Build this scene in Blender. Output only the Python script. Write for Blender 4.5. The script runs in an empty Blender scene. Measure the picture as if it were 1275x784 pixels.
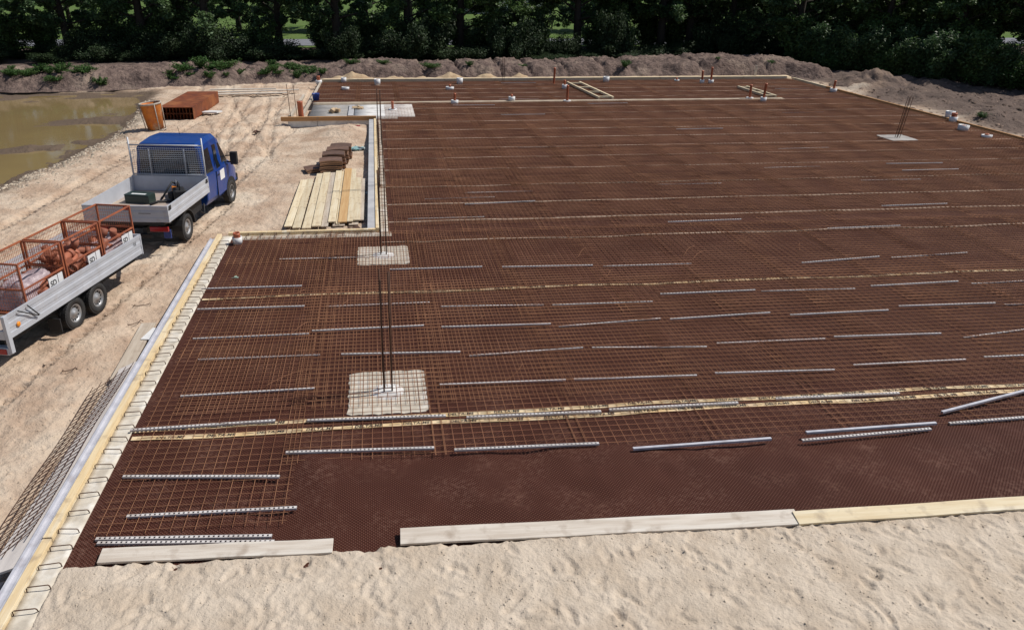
import bpy, math, random
import numpy as np
from mathutils import Matrix, Vector
R = math.radians
random.seed(7); rng = np.random.default_rng(11)
sc = bpy.context.scene
col = sc.collection

# ---------------------------------------------------------------- camera, sky, sun, exposure
CAM_H = 6.3
def make_camera():
    cd = bpy.data.cameras.new('camera'); co = bpy.data.objects.new('camera', cd); col.objects.link(co)
    pitch, yaw, roll = R(24.43767), R(6.47158), R(-0.44846)
    fw = Vector((math.sin(yaw)*math.cos(pitch), math.cos(yaw)*math.cos(pitch), -math.sin(pitch)))
    rt = Vector((math.cos(yaw), -math.sin(yaw), 0)); dn = fw.cross(rt)
    r2 = rt*math.cos(roll)+dn*math.sin(roll); d2 = dn*math.cos(roll)-rt*math.sin(roll)
    m = Matrix((r2, -d2, -fw)).transposed().to_4x4(); m.translation = (0, 0, CAM_H)
    co.matrix_world = m
    cd.sensor_width = 36; cd.lens = 950/1275*36; cd.shift_x = (637.5-577.34)/1275
    cd.clip_start = .1; cd.clip_end = 3000
    sc.camera = co
make_camera()
SUN_EL, SUN_AZ = R(52), R(82)            # azimuth clockwise from +Y
wd = bpy.data.worlds.new('World'); sc.world = wd; wd.use_nodes = True
nt = wd.node_tree; bg = nt.nodes['Background']
sky = nt.nodes.new('ShaderNodeTexSky'); sky.sky_type = 'NISHITA'; sky.sun_disc = False
sky.sun_elevation = SUN_EL; sky.sun_rotation = SUN_AZ
nt.links.new(sky.outputs[0], bg.inputs[0]); bg.inputs[1].default_value = .075
sl = bpy.data.lights.new('sun', 'SUN'); so = bpy.data.objects.new('sun', sl); col.objects.link(so)
sl.energy = 4.6; sl.angle = R(.5); sl.color = (1, .95, .87)
sd = Vector((math.cos(SUN_EL)*math.sin(SUN_AZ), math.cos(SUN_EL)*math.cos(SUN_AZ), math.sin(SUN_EL)))
so.rotation_euler = sd.to_track_quat('Z', 'Y').to_euler()
so.location = sd*60
vs = sc.view_settings; vs.view_transform = 'Standard'; vs.look = 'None'; vs.exposure = -.05; vs.gamma = 1
vs.use_curve_mapping = False

# ---------------------------------------------------------------- helpers
def tag(o, label=None, cat=None, group=None, kind=None):
    if label: o['label'] = label
    if cat: o['category'] = cat
    if group: o['group'] = group
    if kind: o['kind'] = kind
    return o
def empty(name, loc=(0, 0, 0), rz=0):
    o = bpy.data.objects.new(name, None); col.objects.link(o)
    o.location = loc; o.rotation_euler = (0, 0, rz); o.empty_display_size = .1
    return o
def link(name, me, m=None, parent=None):
    if m and not me.materials: me.materials.append(m)
    o = bpy.data.objects.new(name, me); col.objects.link(o)
    if parent: o.parent = parent
    return o
def copy_tree(o, parent=None):
    c = o.copy(); col.objects.link(c); c.parent = parent
    for ch in list(o.children): copy_tree(ch, c)
    return c
def npmesh(name, V, F, smooth=False):
    """mesh from a vertex array and a quad array"""
    V = np.asarray(V, np.float32); F = np.asarray(F, np.int32); k = F.shape[1]
    me = bpy.data.meshes.new(name)
    me.vertices.add(len(V)); me.vertices.foreach_set('co', V.ravel())
    me.loops.add(F.size); me.loops.foreach_set('vertex_index', F.ravel())
    me.polygons.add(len(F)); me.polygons.foreach_set('loop_start', np.arange(0, F.size, k, dtype=np.int32))
    if smooth: me.polygons.foreach_set('use_smooth', np.ones(len(F), bool))
    me.update(calc_edges=True)
    return me
def grid(name, xs, ys, zf, smooth=True):
    X, Y = np.meshgrid(xs, ys); Z = zf(X, Y)
    V = np.stack([X, Y, Z], -1).reshape(-1, 3); nx, ny = len(xs), len(ys)
    i = np.arange(nx-1)[None, :]+nx*np.arange(ny-1)[:, None]
    return npmesh(name, V, np.stack([i, i+1, i+1+nx, i+nx], -1).reshape(-1, 4), smooth)

class MB:
    def __init__(s): s.v = []; s.f = []; s.sm = []
    def add(s, vs, fs, smooth=False):
        n = len(s.v); s.v += [tuple(v) for v in vs]; s.f += [tuple(i+n for i in f) for f in fs]; s.sm += [smooth]*len(fs)
        return s
    def box(s, c, d, rz=0, M=None):
        x, y, z = d[0]/2, d[1]/2, d[2]/2; cs, sn = math.cos(rz), math.sin(rz)
        P = [(-x,-y,-z),(x,-y,-z),(x,y,-z),(-x,y,-z),(-x,-y,z),(x,-y,z),(x,y,z),(-x,y,z)]
        vs = [(c[0]+a*cs-b*sn, c[1]+a*sn+b*cs, c[2]+e) for a, b, e in P]
        if M: vs = [M @ Vector(v) for v in vs]
        return s.add(vs, [(3,2,1,0),(4,5,6,7),(0,1,5,4),(1,2,6,5),(2,3,7,6),(3,0,4,7)])
    def span(s, a, b): return s.box([(a[i]+b[i])/2 for i in range(3)], [abs(b[i]-a[i]) for i in range(3)])
    def tube(s, path, r, n=6, cap=True, smooth=True):
        P = [Vector(p) for p in path]; rr = r if hasattr(r, '__len__') else [r]*len(P); vs = []; fs = []
        for i, p in enumerate(P):
            t = (P[min(i+1, len(P)-1)]-P[max(i-1, 0)]).normalized()
            u = t.cross(Vector((0, 0, 1)) if abs(t.z) < .9 else Vector((1, 0, 0))).normalized(); w = t.cross(u)
            for k in range(n):
                a = 2*math.pi*k/n+.4; vs.append(p+(u*math.cos(a)+w*math.sin(a))*rr[i])
        for i in range(len(P)-1):
            for k in range(n): fs.append((i*n+k, i*n+(k+1)%n, (i+1)*n+(k+1)%n, (i+1)*n+k))
        s.add(vs, fs, smooth)
        if cap:
            m = len(s.v)-len(vs); s.f += [tuple(m+k for k in range(n))[::-1], tuple(m+(len(P)-1)*n+k for k in range(n))]; s.sm += [False, False]
        return s
    def lathe(s, prof, n=20, M=None, smooth=True, closed=False):
        """profile of (radius, height) about z"""
        vs = []; fs = []
        for r, z in prof:
            for k in range(n):
                a = 2*math.pi*k/n; v = Vector((r*math.cos(a), r*math.sin(a), z)); vs.append(M @ v if M else v)
        m = len(prof)
        for i in range(m-1 if not closed else m):
            j = (i+1) % m
            for k in range(n): fs.append((i*n+k, i*n+(k+1)%n, j*n+(k+1)%n, j*n+k))
        return s.add(vs, fs, smooth)
    def prism(s, poly, a, b, axis='y'):
        """polygon of (p,q) pulled from a to b along axis: 'y' uses (x,z); 'x' uses (y,z); 'z' uses (x,y)"""
        def mk(p, q, t): return {'y': (p, t, q), 'x': (t, p, q), 'z': (p, q, t)}[axis]
        n = len(poly); vs = [mk(p, q, a) for p, q in poly]+[mk(p, q, b) for p, q in poly]
        fs = [tuple(range(n))[::-1], tuple(range(n, 2*n))]+[(i, (i+1)%n, n+(i+1)%n, n+i) for i in range(n)]
        return s.add(vs, fs)
    def mesh(s, name):
        me = bpy.data.meshes.new(name); me.from_pydata(s.v, [], s.f)
        me.polygons.foreach_set('use_smooth', s.sm); me.update()
        import bmesh
        bm = bmesh.new(); bm.from_mesh(me); bmesh.ops.recalc_face_normals(bm, faces=bm.faces); bm.to_mesh(me); bm.free()
        return me
    def build(s, name, m, parent=None, bevel=0):
        o = link(name, s.mesh(name), m, parent)
        if bevel:
            b = o.modifiers.new('bevel', 'BEVEL'); b.width = bevel; b.segments = 2; b.limit_method = 'ANGLE'; b.angle_limit = R(40)
        return o

# value noise in numpy, for the relief of ground and heaps
def _h(i, j, s):
    n = (i.astype(np.int64)*374761393+j.astype(np.int64)*668265263+s*974634541) & 0xffffffff
    n = ((n ^ (n >> 13))*1274126177) & 0xffffffff
    return ((n ^ (n >> 16)) & 0xffff)/65535.
def vn(x, y, s=0):
    i, j = np.floor(x), np.floor(y); u, v = x-i, y-j; u = u*u*(3-2*u); v = v*v*(3-2*v)
    return (_h(i, j, s)*(1-u)+_h(i+1, j, s)*u)*(1-v)+(_h(i, j+1, s)*(1-u)+_h(i+1, j+1, s)*u)*v-.5
def fbm(x, y, o=4, s=0, g=.5):
    t = 0; a = 1
    for k in range(o): t = t+a*vn(x*2**k+k*17.3, y*2**k-k*9.1, s+k); a *= g
    return t
def sst(a, b, x):
    t = np.clip((x-a)/(b-a), 0, 1); return t*t*(3-2*t)

# ---------------------------------------------------------------- materials
def mat(name, c1, c2=None, rough=.6, metal=0, scale=3, detail=6, bump=0, bscale=40, bdist=.01, c3=None, s3=.5, stretch=None,
        spec=.5, island=0, thr=(.35, .65), trans=0, objrand=0, stain=0):
    m = bpy.data.materials.new(name); m.use_nodes = True; N = m.node_tree.nodes; L = m.node_tree.links; b = N['Principled BSDF']
    b.inputs['Roughness'].default_value = rough; b.inputs['Metallic'].default_value = metal; b.inputs['Specular IOR Level'].default_value = spec
    b.inputs['Base Color'].default_value = (*c1, 1)
    tc = N.new('ShaderNodeTexCoord'); src = tc.outputs['Object']
    if stretch:
        mp = N.new('ShaderNodeMapping'); mp.inputs['Scale'].default_value = stretch; L.new(src, mp.inputs[0]); src = mp.outputs[0]
    out = None
    def noise(sc_, det=6, o='Fac'):
        n = N.new('ShaderNodeTexNoise'); n.inputs['Scale'].default_value = sc_; n.inputs['Detail'].default_value = det; n.inputs['Roughness'].default_value = .6
        L.new(src, n.inputs['Vector']); return n.outputs[o]
    def ramp(f, a, bb):
        r = N.new('ShaderNodeMapRange'); r.inputs[1].default_value = a; r.inputs[2].default_value = bb; r.interpolation_type = 'SMOOTHSTEP'; L.new(f, r.inputs[0]); return r.outputs[0]
    def mix(f, A, B):
        x = N.new('ShaderNodeMix'); x.data_type = 'RGBA'
        if hasattr(f, 'links'): L.new(f, x.inputs[0])
        else: x.inputs[0].default_value = f
        for v, i in ((A, 6), (B, 7)):
            if hasattr(v, 'links'): L.new(v, x.inputs[i])
            else: x.inputs[i].default_value = (*v, 1)
        return x.outputs[2]
    c = c1
    if c2: c = mix(ramp(noise(scale, detail), *thr), c1, c2)
    if c3: c = mix(ramp(noise(s3, 4), .5, .72), c, c3)
    if stain:
        n_ = N.new('ShaderNodeTexNoise'); n_.inputs['Scale'].default_value = 5; n_.inputs['Detail'].default_value = 7; L.new(tc.outputs['Object'], n_.inputs[0])
        r_ = N.new('ShaderNodeMapRange'); r_.inputs[1].default_value = .56; r_.inputs[2].default_value = .72; r_.inputs[4].default_value = stain; L.new(n_.outputs[0], r_.inputs[0])
        c = mix(r_.outputs[0], c, (.27, .20, .145))
    if island or objrand:
        if island: g = N.new('ShaderNodeNewGeometry').outputs['Random Per Island']; amt = island
        else: g = N.new('ShaderNodeObjectInfo').outputs['Random']; amt = objrand
        h = N.new('ShaderNodeHueSaturation'); r = N.new('ShaderNodeMapRange'); r.inputs[3].default_value = 1-amt; r.inputs[4].default_value = 1+amt
        L.new(g, r.inputs[0]); L.new(r.outputs[0], h.inputs['Value'])
        if hasattr(c, 'links'): L.new(c, h.inputs['Color'])
        else: h.inputs['Color'].default_value = (*c, 1)
        c = h.outputs[0]
    if hasattr(c, 'links'): L.new(c, b.inputs['Base Color'])
    if bump:
        bn = N.new('ShaderNodeBump'); bn.inputs['Strength'].default_value = bump; bn.inputs['Distance'].default_value = bdist
        L.new(noise(bscale, 8), bn.inputs['Height']); L.new(bn.outputs[0], b.inputs['Normal'])
    if trans:
        t = N.new('ShaderNodeBsdfTranslucent'); x = N.new('ShaderNodeMixShader'); x.inputs[0].default_value = trans
        if hasattr(c, 'links'): L.new(c, t.inputs[0])
        else: t.inputs[0].default_value = (*c, 1)
        L.new(b.outputs[0], x.inputs[1]); L.new(t.outputs[0], x.inputs[2]); L.new(x.outputs[0], N['Material Output'].inputs[0])
    return m
M = {}
M['site'] = mat('site_sand', (.555, .44, .338), (.41, .295, .215), .95, scale=.9, detail=14, bump=1, bscale=8, bdist=.07, c3=(.60, .51, .41), s3=.35, spec=.15)
def add_masks(m):
    N = m.node_tree.nodes; L = m.node_tree.links; b = N['Principled BSDF']; src = b.inputs['Base Color'].links[0].from_socket
    for nm, c in (('wet_mud', (.13, .095, .07)), ('brown_soil', (.135, .10, .085))):
        a = N.new('ShaderNodeAttribute'); a.attribute_name = nm; x = N.new('ShaderNodeMix'); x.data_type = 'RGBA'
        L.new(a.outputs['Fac'], x.inputs[0]); L.new(src, x.inputs[6]); x.inputs[7].default_value = (*c, 1); src = x.outputs[2]
    L.new(src, b.inputs['Base Color'])
add_masks(M['site'])
M['apron'] = mat('loose_sand', (.57, .485, .395), (.48, .40, .318), .95, scale=2.2, detail=8, bump=1, bscale=24, bdist=.022, c3=(.50, .41, .32), s3=1.1, spec=.15)
M['soil'] = mat('bank_soil', (.205, .15, .128), (.105, .076, .068), .95, scale=1.9, detail=12, bump=1, bscale=4, bdist=.2, c3=(.28, .215, .175), s3=.5, spec=.1)
M['dirt_right'] = mat('heap_soil', (.22, .16, .125), (.12, .09, .08), .95, scale=1.6, detail=9, bump=.8, bscale=6, bdist=.1, spec=.1)
M['heap'] = mat('heap_sand', (.50, .38, .25), (.38, .27, .17), .95, scale=1.5, detail=8, bump=.6, bscale=9, bdist=.05, spec=.1)
M['meadow'] = mat('meadow_grass', (.075, .13, .03), (.11, .16, .05), .9, scale=.3, detail=8, bump=.5, bscale=6, bdist=.1, spec=.1)
M['road'] = mat('asphalt', (.20, .205, .23), (.16, .165, .19), .85, scale=1.5, spec=.2)
M['rust_bar'] = mat('rusty_bar', (.36, .18, .10), (.205, .092, .052), .8, scale=.9, spec=.2)
M['rust_dark'] = mat('dark_rust_bar', (.10, .05, .032), (.055, .028, .02), .75, scale=9, spec=.25)
M['stirrup'] = mat('stirrup_steel', (.13, .07, .045), (.08, .045, .03), .7, scale=12, spec=.3)
M['tape'] = mat('seam_tape', (.64, .45, .23), (.72, .58, .38), .6, scale=2.5, c3=(.52, .38, .25), s3=1.5)
M['tape_far'] = mat('pale_seam', (.52, .41, .32), (.34, .24, .18), .6, scale=2.5)
M['ink'] = mat('black_print', (.012, .011, .012), rough=.6)
M['plastic'] = mat('spacer_plastic', (.64, .61, .60), (.50, .46, .44), .55, scale=2.5, c3=(.40, .33, .28), s3=1.2)
M['conc'] = mat('pale_concrete', (.60, .55, .47), (.46, .41, .34), .9, scale=5, detail=9, bump=.3, bscale=30, c3=(.68, .65, .60), s3=2.2, spec=.2)
M['lime'] = mat('limed_concrete', (.72, .71, .69), (.58, .57, .56), .9, scale=2.2, detail=9, bump=.3, bscale=30, c3=(.42, .40, .39), s3=1.3, spec=.2)
M['greyconc'] = mat('grey_blinding', (.36, .34, .32), (.27, .26, .25), .9, scale=2, detail=9, bump=.3, bscale=20, c3=(.44, .42, .40), s3=1.3)
M['wallc'] = mat('wall_concrete', (.46, .46, .47), (.36, .36, .38), .85, scale=2, detail=8, bump=.2, bscale=25)
M['yellow'] = mat('form_board_pine', (.72, .57, .35), (.63, .47, .26), .65, scale=2.5, bump=.2, bscale=30, stretch=(8, .5, 8), c3=(.76, .68, .52), s3=1, stain=0.55)
M['orange_wood'] = mat('oiled_board', (.46, .25, .10), (.36, .18, .07), .65, scale=2.5, bump=.2, bscale=30, stretch=(.5, 8, 8), stain=0.55)
M['grey_wood'] = mat('weathered_plank', (.62, .56, .49), (.50, .43, .36), .75, scale=2.5, bump=.35, bscale=26, bdist=.004, stretch=(.5, 8, 8), c3=(.68, .64, .58), s3=.9, stain=0.55)
M['grey_wood_y'] = mat('weathered_plank_lengthwise', (.50, .43, .35), (.40, .33, .26), .75, scale=2.5, bump=.35, bscale=26, bdist=.004, stretch=(8, .5, 8), c3=(.56, .50, .43), s3=.9, stain=0.55)
M['pine'] = mat('fresh_plank', (.70, .60, .42), (.60, .48, .31), .7, scale=2.5, bump=.3, bscale=26, bdist=.004, stretch=(8, .5, 8), c3=(.72, .64, .48), s3=.8, objrand=.12, stain=0.55)
M['pine_x'] = mat('fresh_plank_crosswise', (.68, .58, .40), (.60, .48, .30), .7, scale=2.5, bump=.3, bscale=26, bdist=.004, stretch=(.5, 8, 8), c3=(.74, .68, .54), s3=.8, stain=0.55)
M['panel'] = mat('pale_panel', (.62, .57, .54), (.52, .48, .46), .7, scale=2, bump=.15, bscale=20, stretch=(6, 1, 1), stain=0.22)
M['steel'] = mat('galvanised_rail', (.56, .56, .61), (.44, .44, .49), .45, metal=.1, scale=5, stain=0.22)
M['alu'] = mat('bed_aluminium', (.50, .52, .57), (.44, .46, .51), .45, metal=.12, scale=2, stain=0.22)
M['alu_in'] = mat('bed_inner_sheet', (.52, .54, .60), (.45, .47, .52), .5, metal=.1, scale=2)
M['blue'] = mat('blue_car_paint', (.003, .036, .21), (.004, .040, .20), .3, scale=2, stain=.10)
bp = M['blue'].node_tree.nodes['Principled BSDF']; bp.inputs['Specular IOR Level'].default_value = .3; bp.inputs['Coat Weight'].default_value = .12; bp.inputs['Coat Roughness'].default_value = .1
M['bluepart'] = mat('blue_plastic', (.02, .045, .20), rough=.5)
M['black'] = mat('black_rubber', (.018, .018, .02), (.028, .026, .025), .75, scale=8)
M['chassis'] = mat('chassis_black', (.012, .012, .014), rough=.65)
M['rim'] = mat('steel_rim', (.42, .42, .43), (.30, .30, .31), .4, metal=.55, scale=9)
M['glass'] = mat('cab_glass', (.012, .016, .02), rough=.06, spec=.8)
M['red_lamp'] = mat('red_lamp', (.32, .012, .015), rough=.2)
M['amber'] = mat('amber_lamp', (.75, .26, .02), rough=.25)
M['white'] = mat('white_plastic', (.74, .74, .74), (.66, .66, .67), .5, scale=4)
M['floorply'] = mat('bed_floor', (.33, .27, .25), (.42, .34, .26), .75, scale=2, c3=(.48, .38, .26), s3=1.1)
M['darkgreen'] = mat('dark_green_box', (.018, .035, .03), rough=.5)
M['cage'] = mat('orange_rust_paint', (.40, .115, .045), (.25, .075, .04), .7, scale=5)
M['clay'] = mat('clay_pipe', (.33, .11, .06), (.26, .085, .05), .65, scale=4, objrand=.2)
M['bore'] = mat('pipe_bore', (.03, .012, .008), rough=.8)
M['film'] = mat('plastic_film', (.44, .36, .38), (.30, .23, .25), .28, scale=4, bump=.7, bscale=9, bdist=.05)
M['orange'] = mat('orange_barrel', (.62, .20, .025), (.45, .13, .03), .5, scale=4, c3=(.42, .36, .28), s3=1.6)
M['mortar'] = mat('dried_mortar', (.44, .40, .35), (.36, .31, .26), .9, scale=8)
M['ruststack'] = mat('rusty_steel_form', (.22, .062, .022), (.13, .038, .018), .7, scale=2.2, c3=(.30, .11, .04), s3=.9, spec=.3)
M['sheets'] = mat('brown_plate', (.15, .085, .058), (.10, .055, .04), .7, scale=4, objrand=.2)
M['sheets_edge'] = mat('brown_plate_edge', (.34, .19, .11), rough=.8)
M['pvc'] = mat('orange_brown_pipe', (.40, .11, .05), (.34, .09, .04), .5, scale=6)
M['bluepaint'] = mat('blue_bucket', (.015, .06, .30), rough=.4)
M['teal'] = mat('teal_foil', (.20, .42, .42), (.50, .56, .56), .4, scale=5)
M['leaf'] = mat('leaf', (.075, .14, .040), (.11, .165, .055), .5, scale=.5, island=.5, trans=.38, spec=.35)
M['leaf2'] = mat('leaf_cool', (.065, .125, .05), (.09, .145, .055), .5, scale=.5, island=.5, trans=.38, spec=.35)
M['leaf_shaded'] = mat('shaded_leaf', (.026, .048, .020), (.036, .058, .022), .6, scale=.5, island=.5, trans=.2, spec=.25)  # undergrowth leaves, colour darkened to carry the shade under the tree row
M['weed'] = mat('weed_leaf', (.045, .11, .025), (.07, .12, .03), .6, scale=2, island=.35, trans=.2, spec=.25)
M['bark'] = mat('bark', (.045, .035, .028), (.03, .024, .02), .9, scale=4, bump=.6, bscale=12, bdist=.03)
M['stone'] = mat('shore_stone', (.44, .37, .29), (.33, .27, .21), .9, scale=3, island=.3)
M['house'] = mat('pale_render', (.60, .56, .50), rough=.85)
M['roof'] = mat('roof_tile', (.22, .09, .06), rough=.8)
M['wire'] = mat('wire_mesh', (.40, .43, .50), rough=.5)

def membrane_material():
    m = bpy.data.materials.new('dimpled_membrane'); m.use_nodes = True; N = m.node_tree.nodes; L = m.node_tree.links; b = N['Principled BSDF']
    b.inputs['Roughness'].default_value = .62; b.inputs['Specular IOR Level'].default_value = .10
    tc = N.new('ShaderNodeTexCoord')
    def noise(s, d=6):
        n = N.new('ShaderNodeTexNoise'); n.inputs['Scale'].default_value = s; n.inputs['Detail'].default_value = d; L.new(tc.outputs['Object'], n.inputs[0]); return n.outputs[0]
    def rng_(f, a, bb, lo, hi):
        r = N.new('ShaderNodeMapRange'); r.inputs[1].default_value = a; r.inputs[2].default_value = bb; r.inputs[3].default_value = lo; r.inputs[4].default_value = hi; L.new(f, r.inputs[0]); return r.outputs[0]
    def mix(f, A, B):
        x = N.new('ShaderNodeMix'); x.data_type = 'RGBA'; L.new(f, x.inputs[0])
        for v, i in ((A, 6), (B, 7)):
            if hasattr(v, 'links'): L.new(v, x.inputs[i])
            else: x.inputs[i].default_value = (*v, 1)
        return x.outputs[2]
    c = mix(rng_(noise(.5), .35, .65, 0, 1), (.047, .0137, .0085), (.062, .0195, .0125))
    mm = N.new('ShaderNodeMath'); mm.operation = 'MULTIPLY'; L.new(rng_(noise(1.4, 8), .44, .70, 0, 1), mm.inputs[0]); L.new(rng_(noise(16, 12), .44, .70, .0, .55), mm.inputs[1])
    c = mix(mm.outputs[0], c, (.21, .115, .085))          # dust of dried sand
    mp = N.new('ShaderNodeMapping'); mp.inputs['Rotation'].default_value = (0, 0, R(45)); mp.inputs['Scale'].default_value = (29, 29, 0); L.new(tc.outputs['Object'], mp.inputs[0])
    vo = N.new('ShaderNodeTexVoronoi'); vo.inputs['Randomness'].default_value = 0; vo.inputs['Scale'].default_value = 1; L.new(mp.outputs[0], vo.inputs[0])
    hgt = rng_(vo.outputs['Distance'], .18, .45, 1, 0)
    c = mix(rng_(vo.outputs['Distance'], .12, .38, .46, 0), c, (.19, .10, .075))   # dusty tops of the dimples
    L.new(c, b.inputs['Base Color'])
    bn = N.new('ShaderNodeBump'); bn.inputs['Strength'].default_value = .9; bn.inputs['Distance'].default_value = .009; L.new(hgt, bn.inputs['Height']); L.new(bn.outputs[0], b.inputs['Normal'])
    return m
M['membrane'] = membrane_material()
def water_material():
    m = bpy.data.materials.new('muddy_water'); m.use_nodes = True; N = m.node_tree.nodes; L = m.node_tree.links; b = N['Principled BSDF']
    b.inputs['Roughness'].default_value = .06; b.inputs['IOR'].default_value = 1.33
    tc = N.new('ShaderNodeTexCoord'); n = N.new('ShaderNodeTexNoise'); n.inputs['Scale'].default_value = .35; n.inputs['Detail'].default_value = 5; L.new(tc.outputs['Object'], n.inputs[0])
    x = N.new('ShaderNodeMix'); x.data_type = 'RGBA'; L.new(n.outputs[0], x.inputs[0]); x.inputs[6].default_value = (.27, .20, .085, 1); x.inputs[7].default_value = (.20, .145, .075, 1); L.new(x.outputs[2], b.inputs['Base Color'])
    n2 = N.new('ShaderNodeTexNoise'); n2.inputs['Scale'].default_value = 6; n2.inputs['Detail'].default_value = 3; L.new(tc.outputs['Object'], n2.inputs[0])
    bn = N.new('ShaderNodeBump'); bn.inputs['Strength'].default_value = .08; bn.inputs['Distance'].default_value = .02; L.new(n2.outputs[0], bn.inputs['Height']); L.new(bn.outputs[0], b.inputs['Normal'])
    return m
M['water'] = water_material()

# ---------------------------------------------------------------- ground
GZ = -.2                                             # level of the site round the slab
SHORE = np.array([(-14.5, 12.0), (-13.0, 20.0), (-12.2, 25.5), (-12.0, 27.9), (-11.4, 30.4), (-11.1, 32.5), (-11.3, 37.3), (-11.4, 38.6), (-12.4, 43.4), (-12.8, 46.6), (-17, 47.6), (-22, 47.0), (-60, 46.8)])
def shore_dist(X, Y):
    """signed distance to the pond edge, positive on the water side"""
    d = np.full(X.shape, 1e9); 
    for (ax, ay), (bx, by) in zip(SHORE[:-1], SHORE[1:]):
        t = np.clip(((X-ax)*(bx-ax)+(Y-ay)*(by-ay))/((bx-ax)**2+(by-ay)**2), 0, 1)
        d = np.minimum(d, np.hypot(X-ax-t*(bx-ax), Y-ay-t*(by-ay)))
    sx = np.interp(Y, SHORE[:, 1], SHORE[:, 0], left=-14.5, right=-1e3)
    return np.where(X < sx, d, -d)
TRUCK = (-5.93, 19.79, 1.416); TRAIL = (-6.936, 14.563, 1.3237)
def ground_z(X, Y):
    z = GZ+.05*fbm(X*.35, Y*.35, 3, 3)+.035*fbm(X*1.6, Y*1.6, 4, 9)
    z = z+.03*fbm(X*5.5, Y*5.5, 2, 23)
    left = (X < -3.0)
    z = z+np.where(left, .05*np.abs(fbm(X*3.3, Y*2.6, 3, 21))-.02, 0)
    # wheel ruts and tread marks
    for ox, w, x0, x1 in ((-.95, .13, -40, 3.4), (.95, .13, -40, 3.4)):
        tx, ty, th = TRUCK; c, s = math.cos(th), math.sin(th)
        a = (X-tx)*c+(Y-ty)*s; b = -(X-tx)*s+(Y-ty)*c-.012*(a-1)**2*(a < 1)*.0
        k = np.exp(-((b-ox)/w)**4)*(a < x1)*(a > -9)
        z = z-k*(.025+.10*(np.sin(a*26) > .15)*(np.abs(b-ox) < .10))
    for k_, (px, py, th, wv) in enumerate(((-8.3, 30, 1.50, .9), (-6.4, 33, 1.62, .7), (-9.6, 22, 1.45, .5), (-5.2, 30, 1.4, .8), (-7.4, 40, 1.75, 1.1), (-5.5, 40, 1.62, .6), (-9.3, 17, 1.3, .6))):
        c, s = math.cos(th), math.sin(th); a = (X-px)*c+(Y-py)*s; b = -(X-px)*s+(Y-py)*c+wv*.6*np.sin(a*.16+k_)
        for o in (-.85, .85):
            k = np.exp(-((b-o)/.17)**4)*sst(-13, -9, a)*(1-sst(9, 13, a))
            z = z-k*(.03+.06*(np.sin(a*22+np.abs(b-o)*16) > .2))
    # pond bed
    d = shore_dist(X, Y)
    z = np.where(X < -9, z-sst(-1.0, 1.6, d+.5*fbm(X*.8, Y*.8, 3, 5))*.34, z)
    mud = np.clip(fbm(X*.28+3, Y*.5, 4, 77)+.04, 0, 1)*(1-sst(1, 9, d-.15*(35-Y)))*sst(.0, 1.5, d)
    z = z+np.where(d > 0, mud*.50, 0)
    # under the slab
    ins = ((X > -3.9) & (X < 26.4) & (Y > 5) & (Y < 48) & ~((X < -.2) & (Y > 19.1) & (Y < 35.3)))
    z = np.where(ins, -.3, z)
    # pit beside the near form, and the loose sand against the notch wall
    z = z-.10*sst(-5.4, -4.6, X)*(1-sst(-3.9, -3.5, X))*(1-sst(8, 19, Y))
    nn = (X > -5) & (X < -.1) & (Y > 26) & (Y < 35.4)
    z = np.where(nn, z+.26*np.exp(-((X+1.3)/1.1)**2-((Y-33.2)/1.5)**2)*(1+.6*fbm(X*1.7, Y*1.7, 4, 31))-.12*np.exp(-((X+3.4)/.8)**2-((Y-34.5)/1)**2), z)
    # right of the slab: rough fill
    z = np.where(X > 26.7, z+.12+(.6*np.clip(fbm(X*.45, Y*.45, 4, 55), -.25, 1)+.28*np.abs(fbm(X*1.3, Y*1.3, 3, 56)))*sst(26.9, 29, X), z)
    z = np.where(Y > 58, z*0+0, z)
    return z
xs = np.r_[-500, -250, -120, -70, np.arange(-45, -14, .5), np.arange(-14, -7.4, .055), np.arange(-7.4, -3.4, .036), np.arange(-3.4, 0, .07), np.arange(0, 26, 1.5), np.arange(26, 46, .14), np.arange(46, 50, .4), np.arange(50, 80, 3), 100, 160, 300, 500]
ys = np.r_[-60, -20, 0, 4, np.arange(5, 30, .05), np.arange(30, 50, .13), np.arange(50, 60, .7), 70, 90, 130, 250, 450, 900]
gm = grid('ground', xs, ys, ground_z)
GX, GY = np.meshgrid(xs, ys); gd_ = shore_dist(GX, GY)
for nm, arr in (('wet_mud', sst(-.9, .15, gd_+.5*fbm(GX*1.2, GY*1.2, 3, 15))*(GX < -9)), ('brown_soil', np.clip((sst(26.2, 28.6, GX+2.2*fbm(GX*.5, GY*.5, 3, 16))+sst(49, 50.5, GY)), 0, 1))):
    at_ = gm.attributes.new(nm, 'FLOAT', 'POINT'); at_.data.foreach_set('value', arr.astype(np.float32).ravel())
tag(link('ground', gm, M['site']), kind='structure')

# pond
tag(link('pond_water', grid('pond', np.linspace(-60, -9.5, 2), np.linspace(5, 50, 2), lambda X, Y: X*0-.40), M['water']), kind='structure')
# meadow and road far behind
tag(link('meadow', grid('meadow', np.linspace(-300, 300, 60), np.r_[np.linspace(69.5, 160, 30), 300, 600], lambda X, Y: .05+.3*(.6+fbm(X*.03, Y*.03, 3, 4))*sst(80, 110, Y)), M['meadow']), kind='structure')
tag(link('road', grid('road', np.linspace(-300, 300, 40), np.linspace(71, 77.5, 4), lambda X, Y: X*0+.08), M['road']), kind='structure')

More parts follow.
